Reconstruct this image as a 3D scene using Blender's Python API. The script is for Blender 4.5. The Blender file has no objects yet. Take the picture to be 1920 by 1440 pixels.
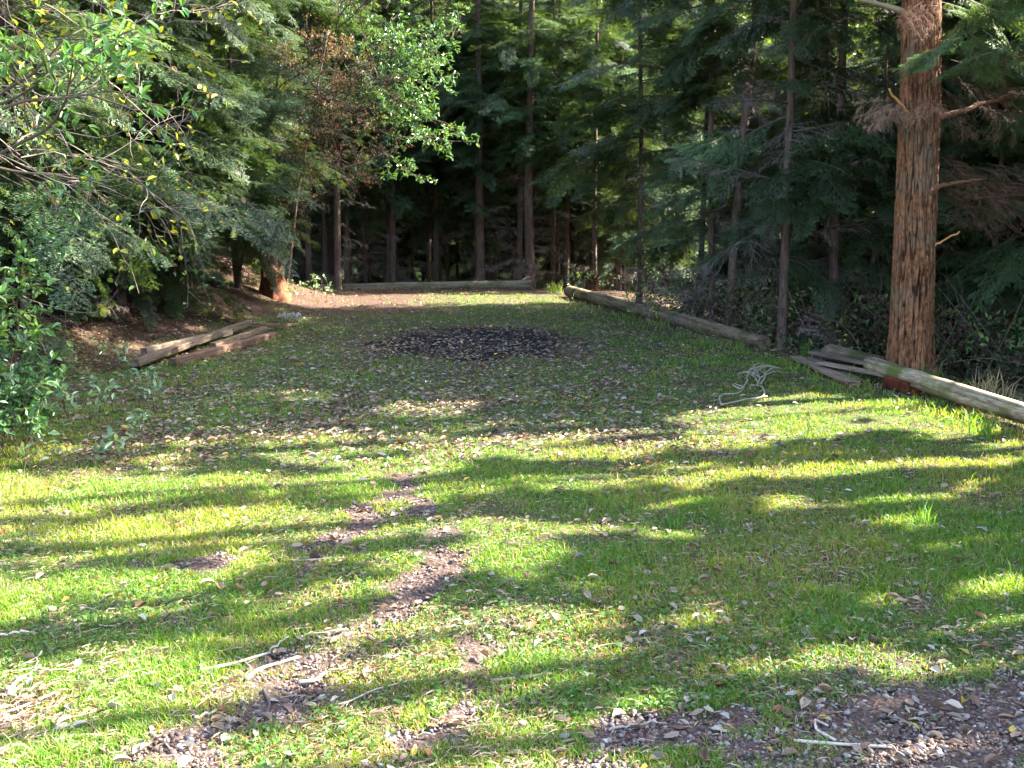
import bpy, math, random
import numpy as np

# ------------------------------------------------------------------ camera, sky, sun, exposure
SC = bpy.context.scene
COL = SC.collection
F = 1900.0                      # focal length in pixels of the 1920 wide photograph
CAMH = 1.7
PITCH = math.atan(320.0 / F)
cam_d = bpy.data.cameras.new('camera')
cam = bpy.data.objects.new('camera', cam_d)
COL.objects.link(cam)
cam_d.sensor_width = 36.0
cam_d.lens = 36.0 * F / 1920.0
cam_d.clip_start = 0.05
cam_d.clip_end = 1000.0
cam.location = (0, 0, CAMH)
cam.rotation_euler = (math.pi / 2 - PITCH, 0, 0)
SC.camera = cam

SUN_AZ = math.radians(16)       # from +x (right) towards +y (away from the camera)
SUN_EL = math.radians(36)
SDIR = np.array([math.cos(SUN_EL) * math.cos(SUN_AZ), math.cos(SUN_EL) * math.sin(SUN_AZ), math.sin(SUN_EL)])

world = bpy.data.worlds.new('World')
SC.world = world
world.use_nodes = True
wn = world.node_tree
bg = wn.nodes['Background']
sky = wn.nodes.new('ShaderNodeTexSky')
sky.sky_type = 'NISHITA'
sky.sun_disc = False
sky.sun_elevation = SUN_EL
sky.sun_rotation = math.pi / 2 - SUN_AZ
sky.dust_density = 2.5
wn.links.new(sky.outputs[0], bg.inputs[0])
bg.inputs[1].default_value = 0.135

sun_d = bpy.data.lights.new('sun', 'SUN')
sun_d.energy = 5.0
sun_d.angle = math.radians(0.42)
sun_d.color = (1.0, 0.93, 0.80)
sun = bpy.data.objects.new('sun', sun_d)
COL.objects.link(sun)
from mathutils import Vector, Matrix
sun.rotation_euler = Vector(SDIR).to_track_quat('Z', 'Y').to_euler()

SC.view_settings.view_transform = 'Standard'
SC.view_settings.look = 'None'
SC.view_settings.gamma = 1.0
SC.view_settings.use_curve_mapping = False
SC.view_settings.exposure = 3.5
SC.cycles.max_bounces = 6
SC.cycles.diffuse_bounces = 4
SC.cycles.glossy_bounces = 2
SC.cycles.transmission_bounces = 4
SC.cycles.use_denoising = True
SC.cycles.denoiser = 'OPENIMAGEDENOISE'
SC.cycles.denoising_input_passes = 'RGB_ALBEDO_NORMAL'
SC.cycles.sample_clamp_indirect = 6.0

# ------------------------------------------------------------------ noise and terrain
def _hash(ix, iy, iz, seed):
    h = (ix * 374761393 + iy * 668265263 + iz * 2147483647 + seed * 974634777) & 0xFFFFFFFF
    h = ((h ^ (h >> 13)) * 1274126177) & 0xFFFFFFFF
    h = (h ^ (h >> 16)) & 0xFFFFFFFF
    return h.astype(np.float64) / 4294967295.0

def noise3(x, y, z, seed=0):
    x = np.asarray(x, float); y = np.asarray(y, float) + 0 * x; z = np.asarray(z, float) + 0 * x
    ix, iy, iz = np.floor(x).astype(np.int64), np.floor(y).astype(np.int64), np.floor(z).astype(np.int64)
    fx, fy, fz = x - ix, y - iy, z - iz
    fx = fx * fx * (3 - 2 * fx); fy = fy * fy * (3 - 2 * fy); fz = fz * fz * (3 - 2 * fz)
    r = 0
    for dx in (0, 1):
        for dy in (0, 1):
            for dz in (0, 1):
                w = (fx if dx else 1 - fx) * (fy if dy else 1 - fy) * (fz if dz else 1 - fz)
                r = r + w * _hash(ix + dx, iy + dy, iz + dz, seed)
    return r

def noise2(x, y, seed=0):
    x = np.asarray(x, float); y = np.asarray(y, float) + 0 * x
    ix, iy = np.floor(x).astype(np.int64), np.floor(y).astype(np.int64)
    fx, fy = x - ix, y - iy
    fx = fx * fx * (3 - 2 * fx); fy = fy * fy * (3 - 2 * fy)
    o = ix * 0
    return ((1 - fx) * (1 - fy) * _hash(ix, iy, o, seed) + fx * (1 - fy) * _hash(ix + 1, iy, o, seed)
            + (1 - fx) * fy * _hash(ix, iy + 1, o, seed) + fx * fy * _hash(ix + 1, iy + 1, o, seed))

def fbm2(x, y, seed=0, oct=4):
    s, a, t = 0, 1.0, 0
    for k in range(oct):
        s = s + a * noise2(np.asarray(x) * 2 ** k + 17 * k, np.asarray(y) * 2 ** k, seed + k)
        t += a; a *= 0.5
    return s / t

def W(px, py, z=0.0):
    px = np.asarray(px, float); py = np.asarray(py, float)
    dx = px - 960; u = 720 - py
    dy = F * math.cos(PITCH) + u * math.sin(PITCH)
    dz = -F * math.sin(PITCH) + u * math.cos(PITCH)
    t = (z - CAMH) / dz
    return dx * t, dy * t

def raydir(px, py):
    d = np.array([px - 960, F * math.cos(PITCH) + (720 - py) * math.sin(PITCH), -F * math.sin(PITCH) + (720 - py) * math.cos(PITCH)])
    return d / np.linalg.norm(d)

def project(x, y, z):
    """world -> photograph pixel"""
    dz = z - CAMH
    c, s = math.cos(PITCH), math.sin(PITCH)
    depth = y * c - dz * s
    up = y * s + dz * c
    depth = np.maximum(depth, 0.05)
    return 960 + F * x / depth, 720 - F * up / depth

def sp(d, k=4.0):
    d = np.asarray(d, float)
    return np.where(d * k > 30, d, np.log1p(np.exp(np.minimum(d * k, 30))) / k)

_rp = np.array([W(a, b) for a, b in ((1920, 812), (1700, 750), (1540, 705), (1435, 668), (1250, 612), (1065, 562))])
_ry = np.concatenate([[-60, 5.0], _rp[:, 1], [24, 60]])
_rx = np.concatenate([[_rp[0, 0] + 12, _rp[0, 0] + 0.9], _rp[:, 0], [1.6, 3.0]])
_lp = np.array([W(a, b) for a, b in ((-60, 830), (60, 745), (250, 690), (400, 645), (500, 610), (560, 585), (610, 560))])
_ly = np.concatenate([[-60, 5.2], _lp[:, 1], [24, 60]])
_lx = np.concatenate([[-8.0, -5.0], _lp[:, 0], [-5.2, -12]])

def terrain(x, y):
    x = np.asarray(x, float); y = np.asarray(y, float)
    dr = x - np.interp(y, _ry, _rx)
    dl = np.interp(y, _ly, _lx) - x
    z = -np.minimum(0.42 * sp(dr - 1.7, 3), 6.0)
    db = y - 24.0
    z = z - np.minimum(0.24 * sp(db, 2), 5.0) * np.clip(1 - dl / 6, 0, 1)
    z = z + 3.2 * np.tanh(0.42 * sp(dl, 3) / 3.2) - 0.2 * 0
    r = np.hypot(x, y)
    z = z + 0.75 * sp(r - 78, 0.3)
    near = np.clip((40 - r) / 20, 0, 1)
    z = z + near * (0.05 * (fbm2(x * 0.7, y * 0.7, 5, 3) - 0.5) + 0.022 * (noise2(x * 4, y * 4, 9) - 0.5))
    return z

def gp(px, py, dz=0.0):
    """the ground point under a pixel of the photograph"""
    d = raydir(px, py)
    t = np.linspace(1.5, 90, 9000)
    P = np.array([0, 0, CAMH])[:, None] + d[:, None] * t
    h = P[2] - terrain(P[0], P[1]) - dz
    k = np.argmax(h < 0)
    if h[k] >= 0: k = len(t) - 1
    return np.array([P[0, k], P[1, k], P[2, k]])

def at(px, py, Y):
    """the point under a pixel at distance Y ahead"""
    d = raydir(px, py)
    return np.array([0, 0, CAMH]) + d * (Y / d[1])

# ------------------------------------------------------------------ mesh collecting
class G:
    """collects triangles with a colour per vertex and a material slot per face"""
    def __init__(s):
        s.v, s.f, s.c, s.m, s.n = [], [], [], [], 0
    def add(s, v, f, c, m=0):
        v = np.asarray(v, np.float32).reshape(-1, 3); f = np.asarray(f, np.int64).reshape(-1, 3)
        if len(v) == 0 or len(f) == 0: return
        c = np.asarray(c, np.float32)
        if c.ndim == 1: c = np.broadcast_to(c, (len(v), 3))
        s.v.append(v); s.f.append(f + s.n); s.c.append(c)
        s.m.append(np.broadcast_to(np.asarray(m, np.int32), (len(f),)))
        s.n += len(v)
    def arrays(s):
        return np.concatenate(s.v), np.concatenate(s.f), np.concatenate(s.c), np.concatenate(s.m)
    def mesh(s, name, mats, smooth=False):
        v, f, c, m = s.arrays()
        me = bpy.data.meshes.new(name)
        me.vertices.add(len(v)); me.loops.add(len(f) * 3); me.polygons.add(len(f))
        me.vertices.foreach_set('co', v.ravel())
        me.loops.foreach_set('vertex_index', f.astype(np.int32).ravel())
        me.polygons.foreach_set('loop_start', np.arange(0, len(f) * 3, 3, dtype=np.int32))
        try: me.polygons.foreach_set('loop_total', np.full(len(f), 3, dtype=np.int32))
        except Exception: pass
        for k in mats: me.materials.append(k)
        if len(mats) > 1: me.polygons.foreach_set('material_index', m.astype(np.int32))
        a = me.color_attributes.new('Col', 'FLOAT_COLOR', 'POINT')
        a.data.foreach_set('color', np.concatenate([c, np.ones((len(c), 1), np.float32)], 1).ravel())
        me.polygons.foreach_set('use_smooth', np.full(len(f), smooth))
        me.update(); me.validate()
        return me
    def build(s, name, mats, parent=None, smooth=False):
        if not isinstance(mats, (list, tuple)): mats = [mats]
        return link(name, s.mesh(name, mats, smooth), parent)

def link(name, me, parent=None):
    o = bpy.data.objects.new(name, me)
    COL.objects.link(o)
    if parent is not None: o.parent = parent
    return o

def tag(o, label=None, cat=None, group=None, kind=None):
    if label: o['label'] = label
    if cat: o['category'] = cat
    if group: o['group'] = group
    if kind: o['kind'] = kind
    return o

def empty(name, loc, label, cat, group=None, rz=0.0):
    o = bpy.data.objects.new(name, None)
    o.empty_display_size = 0.2
    COL.objects.link(o)
    o.location = loc; o.rotation_euler = (0, 0, rz)
    return tag(o, label, cat, group)

def norm(a):
    return a / (np.linalg.norm(a, axis=-1, keepdims=True) + 1e-9)

def tube(g, pts, rad, sides=5, col=(0.2, 0.2, 0.2), m=0, cap=True, rough=0.0, seed=0, wob=8.0):
    pts = np.asarray(pts, float); n = len(pts)
    rad = np.broadcast_to(np.asarray(rad, float), (n,))
    tan = norm(np.gradient(pts, axis=0))
    ref = np.array([0, 0, 1.0]) if abs(tan[:, 2]).mean() < 0.8 else np.array([1.0, 0, 0])
    a = norm(np.cross(tan, ref)); b = np.cross(tan, a)
    th = np.arange(sides) * 2 * math.pi / sides
    r = rad[:, None] * np.ones((1, sides))
    if rough:
        q = pts[:, None, :] + (a[:, None] * np.cos(th)[None, :, None] + b[:, None] * np.sin(th)[None, :, None]) * rad[:, None, None]
        r = r * (1 + rough * (noise3(q[..., 0] * wob, q[..., 1] * wob, q[..., 2] * wob, seed) - 0.5) * 2)
    v = pts[:, None, :] + (a[:, None] * np.cos(th)[None, :, None] + b[:, None] * np.sin(th)[None, :, None]) * r[..., None]
    i = np.arange(n - 1)[:, None] * sides; j = np.arange(sides)[None, :]; j2 = (j + 1) % sides
    A, B, C, D = i + j, i + j2, i + sides + j2, i + sides + j
    f = np.stack([np.stack([A, B, C], -1), np.stack([A, C, D], -1)], 2).reshape(-1, 3)
    v = v.reshape(-1, 3)
    if cap:
        v = np.vstack([v, pts[0], pts[-1]])
        k0, k1 = n * sides, n * sides + 1
        jj = np.arange(sides); j3 = (jj + 1) % sides
        f = np.vstack([f, np.stack([j3, jj, np.full(sides, k0)], 1), np.stack([jj + (n - 1) * sides, j3 + (n - 1) * sides, np.full(sides, k1)], 1)])
    g.add(v, f, col, m)

def curve(pts, n):
    """smooth resample of a few points"""
    pts = np.asarray(pts, float)
    if len(pts) == 2:
        t = np.linspace(0, 1, n)[:, None]
        return pts[0] * (1 - t) + pts[1] * t
    d = np.concatenate([[0], np.cumsum(np.linalg.norm(np.diff(pts, axis=0), axis=1))]); t = np.linspace(0, d[-1], n)
    o = np.stack([np.interp(t, d, pts[:, k]) for k in range(3)], 1)
    for _ in range(2):
        o[1:-1] = (o[:-2] + 2 * o[1:-1] + o[2:]) / 4
    return o

def leaves(g, P, D, N, L, Wd, C, m=0, fold=0.25):
    """six-cornered folded leaf blades: base P, axis D, upward normal N, length, width, colour"""
    P = np.asarray(P, float); n = len(P)
    if n == 0: return
    D = norm(np.asarray(D, float)); S = norm(np.cross(D, N)); N = np.cross(S, D)
    L = np.broadcast_to(L, (n,))[:, None]; Wd = np.broadcast_to(Wd, (n,))[:, None] * 0.5
    F_ = fold * Wd
    v = np.stack([P, P + D * L * .30 + S * Wd * .85 + N * F_, P + D * L * .68 + S * Wd * .8 + N * F_, P + D * L - N * L * .12,
                  P + D * L * .68 - S * Wd * .8 + N * F_, P + D * L * .30 - S * Wd * .85 + N * F_], 1)
    k = (np.arange(n) * 6)[:, None]
    f = np.concatenate([k + np.array([0, 1, 2]), k + np.array([0, 2, 3]), k + np.array([0, 3, 4]), k + np.array([0, 4, 5])], 0)
    C = np.asarray(C, float)
    if C.ndim == 1: C = np.broadcast_to(C, (n, 3))
    g.add(v.reshape(-1, 3), f, np.repeat(C, 6, 0), m)

# ------------------------------------------------------------------ materials
def new_mat(name):
    m = bpy.data.materials.new(name); m.use_nodes = True
    nt = m.node_tree
    return m, nt, nt.nodes['Principled BSDF'], nt.nodes['Material Output']

def nd(nt, t, **kw):
    n = nt.nodes.new(t)
    for k, v in kw.items():
        if k in ('op',): n.operation = v
        else: setattr(n, k, v)
    return n

def leaf_mat(name, rough=0.5, trans=0.3, spec=0.5, tint=(1.35, 1.25, 0.45), objvar=0.35):
    m, nt, p, out = new_mat(name)
    at_ = nd(nt, 'ShaderNodeVertexColor', layer_name='Col')
    oi = nd(nt, 'ShaderNodeObjectInfo')
    hsv = nd(nt, 'ShaderNodeHueSaturation')
    mr = nd(nt, 'ShaderNodeMapRange'); mr.inputs[3].default_value = 1 - objvar; mr.inputs[4].default_value = 1 + objvar
    nt.links.new(oi.outputs['Random'], mr.inputs[0])
    nt.links.new(mr.outputs[0], hsv.inputs['Value'])
    nt.links.new(at_.outputs[0], hsv.inputs['Color'])
    nt.links.new(hsv.outputs[0], p.inputs['Base Color'])
    p.inputs['Roughness'].default_value = rough
    p.inputs['Specular IOR Level'].default_value = spec
    if trans:
        tr = nd(nt, 'ShaderNodeBsdfTranslucent')
        mx = nd(nt, 'ShaderNodeMix', data_type='RGBA', blend_type='MULTIPLY'); mx.inputs[0].default_value = 1
        nt.links.new(hsv.outputs[0], mx.inputs[6]); mx.inputs[7].default_value = (*tint, 1)
        nt.links.new(mx.outputs[2], tr.inputs[0])
        ms = nd(nt, 'ShaderNodeMixShader'); ms.inputs[0].default_value = trans
        nt.links.new(p.outputs[0], ms.inputs[1]); nt.links.new(tr.outputs[0], ms.inputs[2])
        nt.links.new(ms.outputs[0], out.inputs[0])
    return m

def bark_mat(name, c1, c2, scale=(30, 30, 6), bump=0.6, rough=0.9, useattr=True, moss=None):
    m, nt, p, out = new_mat(name)
    tc = nd(nt, 'ShaderNodeTexCoord'); mp = nd(nt, 'ShaderNodeMapping'); mp.inputs['Scale'].default_value = scale
    nt.links.new(tc.outputs['Object'], mp.inputs[0])
    n1 = nd(nt, 'ShaderNodeTexNoise'); n1.inputs['Scale'].default_value = 1; n1.inputs['Detail'].default_value = 8; n1.inputs['Roughness'].default_value = .65
    nt.links.new(mp.outputs[0], n1.inputs['Vector'])
    cr = nd(nt, 'ShaderNodeValToRGB')
    cr.color_ramp.elements[0].position = .33; cr.color_ramp.elements[0].color = (*c1, 1)
    cr.color_ramp.elements[1].position = .68; cr.color_ramp.elements[1].color = (*c2, 1)
    nt.links.new(n1.outputs[0], cr.inputs[0])
    last = cr.outputs[0]
    if moss:
        n2 = nd(nt, 'ShaderNodeTexNoise'); n2.inputs['Scale'].default_value = 2.3; n2.inputs['Detail'].default_value = 5
        nt.links.new(tc.outputs['Object'], n2.inputs['Vector'])
        r2 = nd(nt, 'ShaderNodeMapRange'); r2.inputs[1].default_value = .5; r2.inputs[2].default_value = .66
        nt.links.new(n2.outputs[0], r2.inputs[0])
        mm = nd(nt, 'ShaderNodeMix', data_type='RGBA'); nt.links.new(r2.outputs[0], mm.inputs[0])
        nt.links.new(last, mm.inputs[6]); mm.inputs[7].default_value = (*moss, 1)
        last = mm.outputs[2]
    if useattr:
        at_ = nd(nt, 'ShaderNodeVertexColor', layer_name='Col')
        mx = nd(nt, 'ShaderNodeMix', data_type='RGBA', blend_type='MULTIPLY'); mx.inputs[0].default_value = 1
        nt.links.new(last, mx.inputs[6]); nt.links.new(at_.outputs[0], mx.inputs[7])
        last = mx.outputs[2]
    nt.links.new(last, p.inputs['Base Color'])
    bp = nd(nt, 'ShaderNodeBump'); bp.inputs['Strength'].default_value = bump; bp.inputs['Distance'].default_value = 0.02
    nt.links.new(n1.outputs[0], bp.inputs['Height']); nt.links.new(bp.outputs[0], p.inputs['Normal'])
    p.inputs['Roughness'].default_value = rough; p.inputs['Specular IOR Level'].default_value = 0.25
    return m

M = {}
M['needle'] = leaf_mat('needle', 0.48, 0.34, 0.38)
M['leaf'] = leaf_mat('broad_leaf', 0.38, 0.35, 0.55)
M['gloss'] = leaf_mat('glossy_leaf', 0.24, 0.28, 0.7, objvar=0.15)
M['grass'] = leaf_mat('grass_blade', 0.5, 0.42, 0.4, tint=(1.5, 1.3, .45), objvar=0.0)
M['dry'] = leaf_mat('dry_leaf', 0.6, 0.12, 0.35, tint=(1.2, 1, .7), objvar=0.15)
M['stone'] = leaf_mat('pebble', 0.75, 0.0, 0.3, objvar=0.0)
M['bark'] = bark_mat('dark_bark', (.04, .026, .02), (.17, .115, .09), (28, 28, 5))
M['twig'] = leaf_mat('twig_bark', 0.8, 0.0, 0.3, objvar=0.1)
M['firbark'] = bark_mat('fir_bark', (.08, .034, .017), (.33, .155, .072), (26, 26, 16), 0.8, moss=(.15, .105, .065))
M['log'] = bark_mat('weathered_log', (.09, .075, .055), (.30, .26, .20), (9, 60, 60), 0.5, moss=(.07, .085, .03))
M['plank'] = bark_mat('weathered_plank', (.09, .07, .055), (.33, .27, .21), (4, 70, 70), 0.5)
M['rot'] = bark_mat('rotten_wood', (.05, .015, .008), (.38, .12, .045), (14, 14, 14), 0.9)

# ------------------------------------------------------------------ ground masks
def wl(pts): return np.array([W(a, b) for a, b in pts])
def segdist(x, y, pts):
    x = np.asarray(x, float); y = np.asarray(y, float); best = np.full(np.broadcast(x, y).shape, 1e9)
    for (ax, ay), (bx, by) in zip(pts[:-1], pts[1:]):
        dx, dy = bx - ax, by - ay; L2 = dx * dx + dy * dy + 1e-9
        t = np.clip(((x - ax) * dx + (y - ay) * dy) / L2, 0, 1)
        best = np.minimum(best, np.hypot(x - ax - t * dx, y - ay - t * dy))
    return best
def ss(a, b, x):
    t = np.clip((np.asarray(x, float) - a) / (b - a), 0, 1); return t * t * (3 - 2 * t)

TRACKS = [(wl([(330, 1420), (520, 1315), (610, 1240), (700, 1180)]), .17), (wl([(700, 1180), (770, 1130), (830, 1085), (845, 1050)]), .11), (wl([(845, 1050), (820, 1010), (795, 975), (765, 930), (745, 890)]), .06),
          (wl([(620, 1010), (560, 1090), (700, 960)]), .03),
          (wl([(880, 1200), (890, 1270), (850, 1340), (720, 1430), (600, 1480)]), .11),
          (wl([(1640, 1480), (1800, 1360), (2100, 1330), (2500, 1330)]), .42),
          (wl([(1440, 1400), (1640, 1330), (1900, 1330)]), .22),
          (wl([(-200, 1500), (500, 1490), (1100, 1470), (1600, 1480)]), .13),
          (wl([(1120, 1400), (1300, 1360), (1500, 1310)]), .06),
          (wl([(230, 1070), (390, 1060)]), .07)]
FIRE = W(890, 642)
def masks(x, y):
    """gravel, char, soil, grass density, litter density"""
    n1 = fbm2(x * 2.1, y * 2.1, 21, 4); n2 = fbm2(x * 6.5, y * 6.5, 31, 3); n3 = fbm2(x * .8, y * .8, 41, 3)
    gr = 0 * np.asarray(x, float)
    for pts, r in TRACKS:
        d = segdist(x, y, pts)
        gr = np.maximum(gr, 1 - ss(r * .3, r * 2.1, d + (n1 - .5) * .36 + (n2 - .5) * .34))
    gr = np.maximum(gr, ss(0, .9, 2.6 - y) * .9)
    gr = np.maximum(gr, .5 * ss(.60, .70, n2) * ss(7.5, 4, y))
    ex, ey = (x - FIRE[0]) / 1.25, (y - FIRE[1]) / 1.75
    e = np.hypot(ex, ey) + (n1 - .5) * .55 + (n2 - .5) * .3
    char = 1 - ss(.78, 1.05, e)
    halo = 1 - ss(.95, 1.6, e + (n2 - .5) * .5)
    dl = np.interp(y, _ly, _lx) - x
    dr = x - np.interp(y, _ry, _rx)
    soil = ss(-.35, .45, dl + (n1 - .5) * 1.3)
    soil = np.maximum(soil, ss(-.35, .15, dr + (n2 - .5) * .5) * .9)
    soil = np.maximum(soil, ss(21.2, 22.3, y + (n1 - .5) * 2.5 - .0) )
    soil = np.maximum(soil, halo * .95)
    fl = ss(-2.5, -.4, dr) * ss(11, 14, y) * ss(.35, .6, n1)         # brown strip inside the middle log
    soil = np.maximum(soil, fl * .6)
    soil = np.maximum(soil, ss(-.4, -2.2, x + (n2 - .5) * 2) * ss(15.5, 18, y + (n1 - .5) * 3))
    # leaf litter area on the left of the meadow
    la = ss(-4.6, -1.5, -np.abs(x + 1.2 + .1 * (y - 9)) * 1.2) * ss(6.2, 7.6, y) * ss(21, 15, y)
    soil = np.maximum(soil, la * ss(.50, .64, n1) * .45)
    soil = np.maximum(soil, ss(.54, .68, n1) * .55)
    soil = np.maximum(soil, ss(.60, .72, n2) * .5 * ss(11, 6, y))
    grass = (1 - gr) * (1 - char) * (1 - .93 * soil) * (1 - .45 * la) * (.55 + .9 * ss(.3, .6, n2))
    grass = np.where(dl > 1.2, grass * .15, grass)
    litter = .12 + 1.9 * la * (.4 + ss(.35, .6, n1)) + 1.5 * ss(-.6, .6, dl) - .05 * char + .35 * halo + .25 * gr + .5 * ss(19.5, 22, y) + .3 * fl
    litter = litter * np.where(dl > 3.5, .5, 1) * np.where(dr > .5, .35, 1)
    return gr, char, soil, grass, litter

# ------------------------------------------------------------------ ground sheet
def graded(lo, hi, a, b, step, grow=1.13):
    s = list(np.arange(a, b, step)); k = step; v = s[-1]
    while v < hi: k *= grow; v += k; s.append(v)
    k = step; v = s[0]; pre = []
    while v > lo: k *= grow; v -= k; pre.append(v)
    return np.array(pre[::-1] + s)
gx = graded(-190, 190, -5.2, 5.2, .045); gy = graded(-60, 200, 2.2, 13.0, .045, 1.035)
X, Y = np.meshgrid(gx, gy)
Z = terrain(X, Y)
gr_, ch_, so_, _, _ = masks(X, Y)
Z = Z + np.where(Y < 20, .012 * (noise2(X * 14, Y * 14, 3) - .5) * (1 + gr_), 0) - .035 * ch_
ny, nx = X.shape
ii = (np.arange(ny - 1)[:, None] * nx + np.arange(nx - 1)[None, :]).ravel()
ff = np.concatenate([np.stack([ii, ii + 1, ii + nx + 1], 1), np.stack([ii, ii + nx + 1, ii + nx], 1)])
g = G(); g.add(np.stack([X, Y, Z], -1).reshape(-1, 3), ff, np.stack([gr_, ch_, so_], -1).reshape(-1, 3))

def ground_mat():
    m, nt, p, out = new_mat('meadow_ground')
    L = nt.links.new
    tc = nd(nt, 'ShaderNodeTexCoord')
    at_ = nd(nt, 'ShaderNodeVertexColor', layer_name='Col'); sx = nd(nt, 'ShaderNodeSeparateColor'); L(at_.outputs[0], sx.inputs[0])
    def noise(s, d=6, r=.6):
        n = nd(nt, 'ShaderNodeTexNoise'); n.inputs['Scale'].default_value = s; n.inputs['Detail'].default_value = d; n.inputs['Roughness'].default_value = r
        L(tc.outputs['Object'], n.inputs['Vector']); return n.outputs[0]
    def ramp(src, stops):
        c = nd(nt, 'ShaderNodeValToRGB'); e = c.color_ramp.elements
        e[0].position, e[0].color = stops[0][0], (*stops[0][1], 1); e[1].position, e[1].color = stops[-1][0], (*stops[-1][1], 1)
        for q, cc in stops[1:-1]:
            z = e.new(q); z.color = (*cc, 1)
        L(src, c.inputs[0]); return c.outputs[0]
    def mix(f, a, b):
        x = nd(nt, 'ShaderNodeMix', data_type='RGBA'); L(f, x.inputs[0]); L(a, x.inputs[6]); L(b, x.inputs[7]); return x.outputs[2]
    nA, nB, nC = noise(9, 8), noise(55, 6), noise(2.2, 4)
    turf = ramp(nA, [(.3, (.022, .03, .010)), (.5, (.045, .06, .018)), (.62, (.085, .085, .03)), (.75, (.13, .10, .055))])
    gv = ramp(nB, [(.3, (.022, .014, .011)), (.5, (.065, .042, .034)), (.74, (.15, .108, .086))])
    so = ramp(nB, [(.32, (.026, .014, .010)), (.52, (.062, .036, .025)), (.74, (.15, .092, .062))])
    cr = ramp(nB, [(.35, (.004, .0035, .0035)), (.62, (.014, .011, .011)), (.8, (.06, .042, .038))])
    c = mix(sx.outputs[2], turf, so); c = mix(sx.outputs[0], c, gv); c = mix(sx.outputs[1], c, cr)
    L(c, p.inputs['Base Color'])
    bp = nd(nt, 'ShaderNodeBump'); bp.inputs['Strength'].default_value = .9; bp.inputs['Distance'].default_value = .02
    L(nB, bp.inputs['Height']); L(bp.outputs[0], p.inputs['Normal'])
    p.inputs['Roughness'].default_value = .95; p.inputs['Specular IOR Level'].default_value = .2
    return m
M['ground'] = ground_mat()
tag(g.build('ground', M['ground'], smooth=True), 'grassy clearing floor with a bank on one side', None, None, 'structure')

# ------------------------------------------------------------------ grass, gravel, leaf litter
rs = np.random.RandomState(7)
def samp(n, x0=-260, x1=2180, y0=533, y1=1475, pw=1.0):
    px = rs.uniform(x0, x1, n); u = rs.uniform(0, 1, n) ** pw; py = y0 + (y1 - y0) * u
    x, y = W(px, py); return x, y

def build_grass():
    x, y = samp(760000)
    # clumpy lawn
    jx = x + rs.normal(0, .012, len(x)); jy = y + rs.normal(0, .012, len(x))
    _, _, _, dn, _ = masks(x, y)
    keep = rs.uniform(0, 1, len(x)) < np.clip(dn, 0, 1) * np.where(y < 5, .85, 1)
    x, y = jx[keep], jy[keep]; n = len(x)
    z = terrain(x, y)
    d = np.hypot(x, y)
    hn = fbm2(x * 1.7, y * 1.7, 77, 3); hf = noise2(x * 9, y * 9, 78)
    dr_ = x - np.interp(y, _ry, _rx)
    h = (1 + 1.6 * np.exp(-(dr_ / .25) ** 2)) * (.009 + .019 * ss(.3, .75, hn) + .013 * hf) * rs.uniform(.5, 1.35, n) * (1 + d * .02)
    tall = rs.uniform(0, 1, n) < .012; h = np.where(tall, h * 2.2, h)
    w = (.0022 + d * .00052) * rs.uniform(.7, 1.3, n)
    az = rs.uniform(0, 2 * math.pi, n); la = rs.uniform(0, 2 * math.pi, n)
    S = np.stack([np.cos(az), np.sin(az), 0 * az], 1) * w[:, None] * .5
    lean = np.stack([np.cos(la), np.sin(la), 0 * la], 1) * (h * rs.uniform(.2, 1.1, n))[:, None]
    P = np.stack([x, y, z - .004], 1); up = np.array([0, 0, 1.])
    mid = P + lean * .32 + up * (h * .6)[:, None]; tip = P + lean + up * (h * .95)[:, None]
    v = np.stack([P - S, P + S, mid + S * .8, mid - S * .8, tip], 1).reshape(-1, 3)
    k = (np.arange(n) * 5)[:, None]
    f = np.concatenate([k + np.array([0, 1, 2]), k + np.array([0, 2, 3]), k + np.array([3, 2, 4])])
    t = rs.uniform(0, 1, n)[:, None]; cn = fbm2(x * 1.3, y * 1.3, 99, 3)[:, None]
    c = np.array([.06, .175, .016]) * (1 - t) + np.array([.165, .275, .035]) * t
    c = c * (1 - .0) + np.array([.05, .03, -.005]) * ss(.45, .7, cn)
    dry = rs.uniform(0, 1, n)[:, None] < .14 + .22 * ss(.5, .65, cn)
    c = np.where(dry, np.array([.30, .24, .11]) * rs.uniform(.7, 1.2, n)[:, None], c)
    g = G(); g.add(v, f, np.repeat(c, 5, 0))
    # clover and small weeds
    x, y = samp(36000, y0=620); _, _, _, dn, _ = masks(x, y)
    keep = rs.uniform(0, 1, len(x)) < np.clip(dn, 0, 1) * ss(.48, .6, fbm2(x * 1.1, y * 1.1, 55, 3)); x, y = x[keep], y[keep]; n = len(x)
    az = rs.uniform(0, 6.28, n); D = np.stack([np.cos(az), np.sin(az), rs.uniform(-.1, .5, n)], 1)
    L = rs.uniform(.012, .026, n) * (1 + .03 * y)
    leaves(g, np.stack([x, y, terrain(x, y) + rs.uniform(.008, .03, n)], 1), D, np.tile([0, 0, 1.], (n, 1)), L, L * .8,
           np.array([.055, .125, .022]) * rs.uniform(.7, 1.4, n)[:, None])
    tag(g.build('grass', M['grass']), 'short mixed lawn grass with clover in a forest clearing', 'grass', None, 'stuff')
build_grass()

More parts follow.
